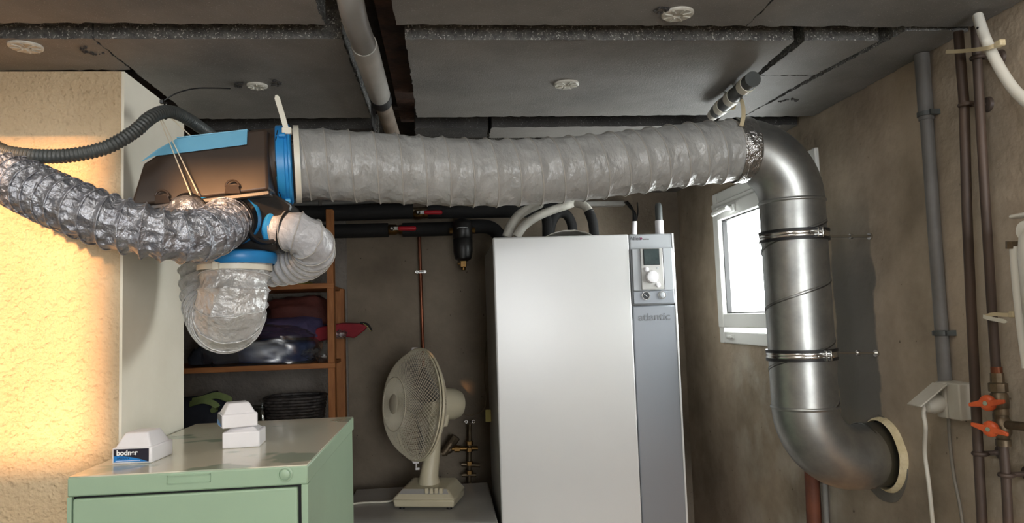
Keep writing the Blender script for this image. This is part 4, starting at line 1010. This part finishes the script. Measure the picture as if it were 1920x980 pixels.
MB().box(xl, xr+pw/2, SY0, SY1, zs['d']-0.018, zs['d']).build('shelf_board', 'shelf_wood', su, smooth=0)
struct(MB().box(-1.65, xr-0.005, YB-0.012, YB, 0, 2.25).build('wall_render', 'grey_render', smooth=0))

# soft things: lumpy pillows
def lump(name, c, sx, sy, sz, mt, seed, parent=None, amp=0.22, n=22, mm=14, flat=0.35, smooth=75, fq=2.0):
    vs = []; fs = []; c = Vector(c)
    for j in range(mm+1):
        th = PI*j/mm
        for k in range(n):
            a = 2*PI*k/n; d = Vector((math.sin(th)*math.cos(a), math.sin(th)*math.sin(a), math.cos(th)))
            e = [math.copysign(abs(q)**0.75, q) for q in d]
            f = 1+amp*noise.noise(d*fq+Vector((seed,seed*1.7,0)))+amp*0.5*noise.noise(d*fq*2.4+Vector((seed,0,3)))
            p = Vector((e[0]*sx*f, e[1]*sy*f, e[2]*sz*f))
            if p.z < -sz*flat: p.z = -sz*flat
            vs.append(c+p)
    for j in range(mm):
        for k in range(n): fs.append((j*n+k, j*n+(k+1)%n, (j+1)*n+(k+1)%n, (j+1)*n+k))
    return MB().add(vs, fs).build(name, mt, parent, smooth=smooth)
zb_ = zs['b']
# blue clothing inside a clear plastic bag
a = at(375,650,2.98); b = at(600,650,2.98); cx = (a.x+b.x)/2; hw = (b.x-a.x)/2
bg = thing('plastic_bag', (cx, 2.98, zb_), 'clear plastic bag of folded blue clothing on the shelf', 'bag')
lump('folded_clothing', (cx+0.06, 2.99, zb_+0.028), hw*0.66, 0.12, 0.062, 'cloth_blue', 3, bg, 0.25)
lump('dark_clothing', (cx-0.16, 3.0, zb_+0.034), hw*0.42, 0.12, 0.075, 'cloth_navy', 8, bg, 0.2)
m_ = lump('clear_film', (cx, 2.98, zb_+0.045), hw*0.97, 0.155, 0.105, 'clear_bag', 5, bg, 0.16, 40, 26, 0.42, fq=3.2)
kx = cx+hw*0.97
MB().sweep(spline([(kx-0.05,2.93,zb_+0.03),(kx+0.0,2.90,zb_+0.034),(kx+0.035,2.885,zb_+0.012),(kx+0.05,2.88,zb_+0.008)],0.01), lambda i,a_: 0.016*(1+0.5*math.cos(a_*3+i)), 12).build('twisted_neck', 'clear_bag', bg)
# purple and maroon bags
a = at(505,620,3.06); b = at(612,620,3.06)
o = lump('cloth_bundle', ((a.x+b.x)/2-0.03, 3.09, zb_+0.13), 0.15, 0.11, 0.055, 'cloth_purple', 11, None, 0.25, flat=0.6); tag(o, 'purple cloth bundle lying on the clear plastic bag', 'cloth')
o = lump('cloth_bundle', (at(560,605,3.1).x, 3.12, zb_+0.19), 0.14, 0.085, 0.075, 'cloth_maroon', 14, None, 0.3, flat=0.55); tag(o, 'reddish-brown cloth bundle heaped at the top of the pile', 'cloth')
# red bag sticking out past the post
rb = thing('red_bag', at(640,630,3.0), 'red bag with black zip sticking out past the shelf post', 'bag')
P = [at(575,632,3.02), at(600,640,3.02), at(640,630,2.98), at(664,634,2.97), at(682,620,2.97), at(690,611,2.97), at(676,607,2.97), at(640,606,2.98), at(596,614,3.02)]
MB().prism(P, (0,0.07,0.004)).build('fabric', 'cloth_red', rb, bevel=0.006)
MB().sweep(spline([at(676,605,2.965), at(688,607,2.96), at(694,614,2.96), at(697,621,2.96)],0.004), 0.004, 8).build('zip', 'seam_black', rb)
for k in range(7):
    q = at(682+k*2.2, 606.5+k*1.9+max(0,k-3)*0.7, 2.957); MB().box(q.x-0.0018,q.x+0.0018,q.y-0.002,q.y+0.002,q.z-0.0018,q.z+0.0018).build('zip_tooth', 'label_yellow', rb, smooth=0)
o = lump('clear_wrapper', at(639,627,2.94), 0.022, 0.018, 0.018, 'clear_bag', 21, None, 0.4, 16, 10, 0.9, smooth=20); tag(o, 'crumpled clear wrapper hanging beside the shelf post', 'wrapper')
# folded cloths on the upper shelf
o = lump('folded_cloth', (at(525,530,2.95).x, 2.98, zs['a']+0.008), 0.12, 0.10, 0.022, 'cloth_yellow', 31, None, 0.15); tag(o, 'folded yellowish cloth on the upper shelf', 'cloth')
# lower shelf: wicker basket, jar, bag with green strap
zc_ = zs['c']
bc = at(555,765,2.97); bk = thing('wicker_basket', (bc.x, 2.97, zc_), 'dark woven wicker basket on the lower shelf', 'basket')
bw, bd_, bh_ = 0.112, 0.10, at(555,746,2.90).z-zc_
def rrect(w_, d_, t, p=3.2):
    c_, s_ = math.cos(t), math.sin(t); k = (abs(c_)**p+abs(s_)**p)**(-1/p); return w_*c_*k, d_*s_*k
for i in range(14):
    u = i/13; P = []; zz = zc_+0.006+u*(bh_-0.006); f = lerp(0.80, 1.0, u)
    for k in range(97):
        t = 2*PI*k/96; x, y = rrect(bw*f, bd_*f, t); off = 1+0.022*math.cos(t*24+i*PI)
        P.append((bc.x+x*off, 2.97+y*off, zz))
    MB().sweep(P, bh_/26 if i < 13 else 0.0065, 6, caps=False).build('woven_strand' if i < 13 else 'rim', 'wicker', bk)
for k in range(24):
    t = 2*PI*k/24; a = rrect(bw*0.80, bd_*0.80, t); b = rrect(bw, bd_, t)
    MB().cyl((bc.x+a[0], 2.97+a[1], zc_+0.004), (bc.x+b[0], 2.97+b[1], zc_+bh_), 0.0025, n=5).build('stake', 'wicker', bk)
MB().box(bc.x-bw*0.74, bc.x+bw*0.74, 2.97-bd_*0.74, 2.97+bd_*0.74, zc_, zc_+0.008).build('bottom', 'wicker', bk)
jx = at(492,772,2.98).x
jr = thing('glass_jar', (jx, 2.98, zc_), 'low glass jar beside the wicker basket', 'jar')
jh = at(492,760,2.92).z-zc_
MB().lathe([(0.045,0),(0.050,0.01),(0.050,jh-0.02),(0.046,jh-0.012),(0.043,jh-0.012),(0.047,jh-0.022),(0.047,0.012),(0.04,0.006)], (jx,2.98,zc_), (0,0,1), 32, caps=False).build('vessel', 'jar_glass', jr)
MB().lathe([(0.049,jh-0.014),(0.049,jh),(0.047,jh+0.002)], (jx,2.98,zc_), (0,0,1), 32).build('lid', 'jar_glass', jr)
tx = at(388,770,2.98).x
tb = thing('cloth_bag', (tx, 2.98, zc_), 'dark navy bag with green strap on the lower shelf', 'bag')
lump('bag_body', (tx-0.02, 3.0, zc_+0.05), 0.13, 0.11, 0.12, 'cloth_navy', 41, tb, 0.25, flat=0.42)
strap([at(356,757,2.90), at(380,751,2.87), at(398,755,2.86), at(408,764,2.86), at(395,770,2.87)], 0.022, 0.004, (0.2,0.3,1)).build('strap', 'cloth_green', tb, smooth=60)
strap([at(360,752,2.90), at(385,746,2.89), at(405,741,2.89), at(424,746,2.89), at(434,752,2.90)], 0.026, 0.004, (0.2,0.6,1)).build('strap', 'cloth_green', tb, smooth=60)

# ------------------------------------------------------------------ right wall: pipes, valves, socket
def wp(px, py, off):
    p = atx(px, py, XW-off); p.z = min(p.z, ZC-0.001); return p
# big grey plastic conduit
gcu = thing('wall_conduit', wp(1772,712,0.02), 'grey plastic conduit running down the wall to the socket box', 'conduit')
MB().sweep([wp(1727,90,0.018), wp(1737,225,0.018)], 0.0160, 18).build('tube', 'conduit_wall', gcu)
MB().sweep([wp(1737,220,0.018), wp(1772,716,0.018)], 0.0138, 18).build('tube', 'conduit_wall', gcu)
for px, py in ((1736,214), (1765,624)):
    c = wp(px,py,0.018); m = MB(); m.lathe([(0.0145,-0.006),(0.0185,-0.005),(0.0185,0.005),(0.0145,0.006)], c, (0,0,1), 20); m.box(c.x-0.004, XW, c.y-0.024, c.y-0.014, c.z-0.006, c.z+0.006); m.build('clip', 'conduit_grey', gcu)
# copper pipes
def wpipe(name, pts, r, off, mt, label, clips=(), clip_mat='copper_dark'):
    t = thing(name, wp(pts[-1][0], pts[-1][1], off), label, 'pipe')
    MB().sweep([wp(a, b, off) for a, b in pts], r, 14).build('tube', mt, t)
    for px, py in clips:
        c = wp(px, py, off)
        m = MB(); m.ring(c, (0,0,1), r+0.002, 0.0045, 24, 8); m.cyl(c+Vector((r,0,0)), Vector((XW,c.y,c.z)), 0.005, n=8); m.lathe([(0.016,0),(0.014,0.006),(0.008,0.009)], (XW,c.y,c.z), (-1,0,0), 18)
        m.build('wall_clip', clip_mat, t)
    return t
wpipe('copper_pipe', [(1797,60),(1808,200),(1813,400),(1822,600),(1832,800),(1843,1010)], 0.0098, 0.048, 'copper_dark', 'dark copper pipe on the right wall, left of the orange valves', [(1812,196),(1838,850)])
wpipe('copper_pipe', [(1829,50),(1840,250),(1850,420),(1861,600),(1869,712)], 0.0090, 0.048, 'copper_dark', 'dark copper pipe dropping to the upper orange valve', [(1834,108)])
t = wpipe('copper_pipe', [(1881,835),(1886,890),(1892,1010)], 0.0090, 0.048, 'copper_dark', 'dark copper pipe leaving the lower orange valve downward', [(1887,890)])
# valve pair with orange wing handles
def wing_valve(px, py, label, s):
    c = wp(px, py, 0.048); v = thing('wing_valve', c-Vector((0,0,0.02)), label, 'valve', 'orange wing valves')
    m = MB(); m.lathe([(0.010,-0.036),(0.014,-0.036),(0.014,-0.024),(0.011,-0.022),(0.016,-0.012),(0.017,0.0),(0.016,0.012),(0.011,0.022),(0.014,0.024),(0.014,0.036),(0.010,0.036)], c, (0,0,1), 12)
    hub_ = c+Vector((-0.03,-0.012,0.0)); m.cyl(c, hub_, 0.008, n=10); m.build('body', 'brass_dull', v)
    d = (hub_-c).normalized(); m = MB(); m.lathe([(0.014,0),(0.0155,0.004),(0.0155,0.010),(0.010,0.014)], hub_, d, 20)
    q = d.cross(Vector((0,0,1))).normalized()
    m2 = MB(); k = hub_+d*0.010
    for sg_ in (-1,1):
        e = k+q*sg_*0.034+Vector((0,0,-sg_*0.006*s)); b_ = k+q*sg_*0.006
        up_ = Vector((0,0,1))
        m.hull8([b_-up_*0.007-d*0.004, e-up_*0.0035-d*0.003, e-up_*0.0035+d*0.003, b_-up_*0.007+d*0.004, b_+up_*0.007-d*0.004, e+up_*0.0035-d*0.003, e+up_*0.0035+d*0.003, b_+up_*0.007+d*0.004])
    m.build('wing_handle', 'orange_plastic', v, bevel=0.002)
    MB().lathe([(0.0045,0),(0.0045,0.003)], hub_+d*0.013, d, 10).build('screw', 'zinc', v)
wing_valve(1874, 752, 'brass valve with orange wing handle, the upper of the pair', 1)
wing_valve(1879, 800, 'brass valve with orange wing handle, the lower of the pair', -1)
for px, py in ((1871,722),):
    c = wp(px,py,0.048)
    vf = thing('pipe_union', c-Vector((0,0,0.02)), 'brass union nut above the upper orange valve', 'pipe fitting')
    MB().lathe([(0.011,-0.014),(0.017,-0.012),(0.017,0.004),(0.012,0.006),(0.012,0.024)], c, (0,0,1), 8).build('nut', 'brass_dull', vf)
    MB().cyl(c+Vector((0,0,0.014)), c+Vector((0,0,0.036)), 0.0105, n=14).build('solder_joint', 'copper', vf)
# side outlet to the right edge
tag(MB().cyl(wp(1888,796,0.048), wp(1990,806,0.048), 0.0085, n=12).build('branch_pipe', 'brass_dull'), 'brass branch pipe leading right from the lower orange valve', 'pipe')
# white hose from ceiling and its tie
hose_pts = [wp(1833,30,0.06), wp(1846,68,0.07), wp(1862,104,0.08), wp(1882,140,0.09), wp(1905,172,0.10), wp(1945,208,0.11)]
wh = thing('white_tube', hose_pts[3], 'white plastic tube curving down at the top right corner', 'tube')
MB().sweep(spline(hose_pts, 0.01), 0.0098, 16).build('tube', 'tube_white', wh)
c = wp(1841,53,0.078); MB().lathe([(0.0022,0),(0.0022,0.002)], hose_pts[0].lerp(hose_pts[1],0.62)+Vector((-0.0095,-0.002,0)), (-1,0,0), 10).build('pin_hole', 'hole_black', wh)
t1 = thing('cable_tie', wp(1858,92,0.08), 'white cable tie binding the white tube to the dark copper pipe', 'cable tie')
strap([wp(1774,97,0.075), wp(1800,96,0.075), wp(1830,93,0.085), wp(1852,90,0.092), wp(1868,85,0.088), wp(1884,82,0.07)], 0.0075, 0.002, (0,0,1)).build('strap', 'nylon_cream', t1, smooth=60)
c = wp(1872,83,0.086); MB().box(c.x-0.006,c.x+0.006,c.y-0.012,c.y+0.004,c.z-0.006,c.z+0.006).build('lock_head', 'nylon_cream', t1, bevel=0.002)
t2 = thing('cable_tie', wp(1860,600,0.06), 'white cable tie around the copper pipe beside the filter', 'cable tie')
strap([wp(1844,593,0.064), wp(1858,597,0.066), wp(1874,600,0.068), wp(1888,603,0.068)], 0.0075, 0.002, (0,0,1)).build('tail', 'nylon_white', t2, smooth=60)
strap([wp(1846,594,0.064), wp(1862,589,0.062), wp(1884,590,0.056), wp(1905,589,0.05)], 0.0075, 0.002, (0,0,1)).build('strap', 'nylon_cream', t2, smooth=60)
c = wp(1900,589,0.055); MB().box(c.x-0.006,c.x+0.006,c.y-0.006,c.y+0.006,c.z-0.006,c.z+0.006).build('lock_head', 'nylon_cream', t2, bevel=0.002)
# water filter at the right edge
wf = thing('water_filter', wp(1935,620,0.12), 'white water filter with dark blue canister at the right edge', 'filter')
hc = wp(1940, 440, 0.12)
MB().box(XW-0.125, XW-0.002, hc.y-0.10, wp(1895,405,0.12).y, wp(1910,408,0.12).z, wp(1910,400,0.12).z).build('bracket', 'tube_white', wf, bevel=0.003)
MB().lathe([(0.016,-0.012),(0.018,-0.008),(0.018,0.03),(0.016,0.05)], wp(1930,432,0.11), (1,0,0), 20).build('inlet', 'tube_white', wf)
MB().lathe([(0.036,-0.11),(0.044,-0.10),(0.044,0),(0.040,0.03),(0.030,0.045)], wp(1966,475,0.10), (0,0,1), 30).build('head', 'tube_white', wf)
zc0 = wp(1966,488,0.10); MB().lathe([(0.024,-0.30),(0.036,-0.28),(0.040,0.0)], zc0, (0,0,1), 30).build('canister', 'canister_blue', wf)
MB().sweep(spline([wp(1902,462,0.115), wp(1906,520,0.115), wp(1914,600,0.115), wp(1926,690,0.115)],0.02), 0.008, 14).build('side_tube', 'tube_white', wf)
MB().cyl(wp(1899,466,0.115), wp(1899,452,0.115), 0.011, n=8).build('union_nut', 'brass_dull', wf)
# socket box with raised flap
c0_, c1_ = wp(1757,785,0.045), wp(1802,714,0.045)
y0_, y1_ = c1_.y, c0_.y; z0_, z1_ = at(1780,782,1.5).z, at(1780,716,1.5).z
z0_ = wp(1775,784,0.045).z; z1_ = wp(1775,717,0.045).z
yb0 = wp(1799,750,0.045).y; yb1 = wp(1757,750,0.045).y
sb = thing('socket_box', (XW-0.03, (yb0+yb1)/2, z0_), 'grey surface-mounted socket box with its flap raised', 'socket')
ymid = lerp(yb0, yb1, 0.55)
MB().box(XW-0.045, XW, yb0, ymid-0.0006, z0_, z1_).build('housing', 'box_grey', sb, bevel=0.003)
MB().box(XW-0.048, XW, ymid+0.0006, yb1, z0_, z1_).build('housing', 'box_grey', sb, bevel=0.003)
fz = z1_-0.002; xh_ = XW-0.05
ym0, ym1 = ymid+0.001, yb1+0.004
def flap_pt(px, py, y): return at(px, py, y)
d_ = Vector((-0.82, 0, -0.57)).normalized(); nn = Vector((d_.z, 0, -d_.x))
a = Vector((xh_, ym0-0.012, fz)); b = Vector((xh_, ym1, fz)); Lf = 0.078
m = MB(); th = Vector((0.0022,0,-0.003))
m.hull8([a, b, b+d_*Lf, a+d_*Lf, a+th, b+th, b+d_*Lf+th, a+d_*Lf+th]); m.build('flap', 'box_grey', sb, bevel=0.0015)
pl = Vector((XW-0.075, ymid+0.02, lerp(z0_, z1_, 0.42)))
MB().lathe([(0.020,0),(0.021,0.02),(0.016,0.034),(0.008,0.038)], Vector((XW-0.047, pl.y, pl.z)), (-1,0,-0.15), 20).build('plug', 'box_grey', sb)
hose_ = [pl+Vector((-0.006,0,0)), pl+Vector((-0.012,0.0,-0.022)), pl+Vector((-0.010,0,-0.05)), wp(1734,850,0.055), wp(1742,910,0.045), wp(1752,1010,0.03)]
tag(MB().sweep(spline(hose_,0.01), 0.0045, 10).build('cable', 'cable_white', smooth=75), 'white cable hanging from the plug in the socket box', 'cable')
cg = [wp(1778,783,0.010), wp(1781,830,0.006), wp(1788,890,0.006), wp(1800,950,0.006), wp(1808,1010,0.006)]
tag(MB().sweep(spline(cg,0.01), 0.0035, 8).build('cable', 'cable_grey', smooth=75), 'thin grey cable running down the wall below the socket box', 'cable')
# pipes low on the right wall behind the elbow
wpipe('rusty_pipe', [(1520,840),(1523,900),(1528,1010)], 0.0215, 0.03, 'pipe_rust', 'rust-brown vertical pipe below the galvanised elbow')
wpipe('wall_conduit', [(1543,840),(1546,900),(1551,1010)], 0.008, 0.012, 'pvc_grey', 'thin grey conduit beside the rust-brown pipe')
m = MB()
for py, pz, r in ((758,222,0.0),):
    pass
for px, py in ((1807,734),(1811,786)):
    c = wp(px,py,0.0); MB().lathe([(0.0045,0),(0.003,0.0008)], Vector((XW-0.0003,c.y,c.z)), (-1,0,0), 10).build('screw_hole', 'hole_black', wall_right)
# unseen fill lamp, added on the front ceiling to brighten the scene
lampo = thing('fill_lamp', (-0.3, 0.1, ZH-0.08), 'unseen fill lamp added on the front ceiling', 'lamp')
MB().box(-0.95, 0.35, 0.04, 0.16, ZH-0.05, ZH).build('housing', 'white_gloss', lampo, bevel=0.004)
ld = bpy.data.lights.new('fill_light', 'AREA'); ld.shape = 'RECTANGLE'; ld.size = 1.25; ld.size_y = 0.10; ld.energy = 12; ld.color = (1.0, 0.95, 0.88)  # added fill light, no visible source
lo_ = bpy.data.objects.new('fill_light', ld); COL.objects.link(lo_); lo_.parent = lampo; lo_.location = (0, 0, 0.02)
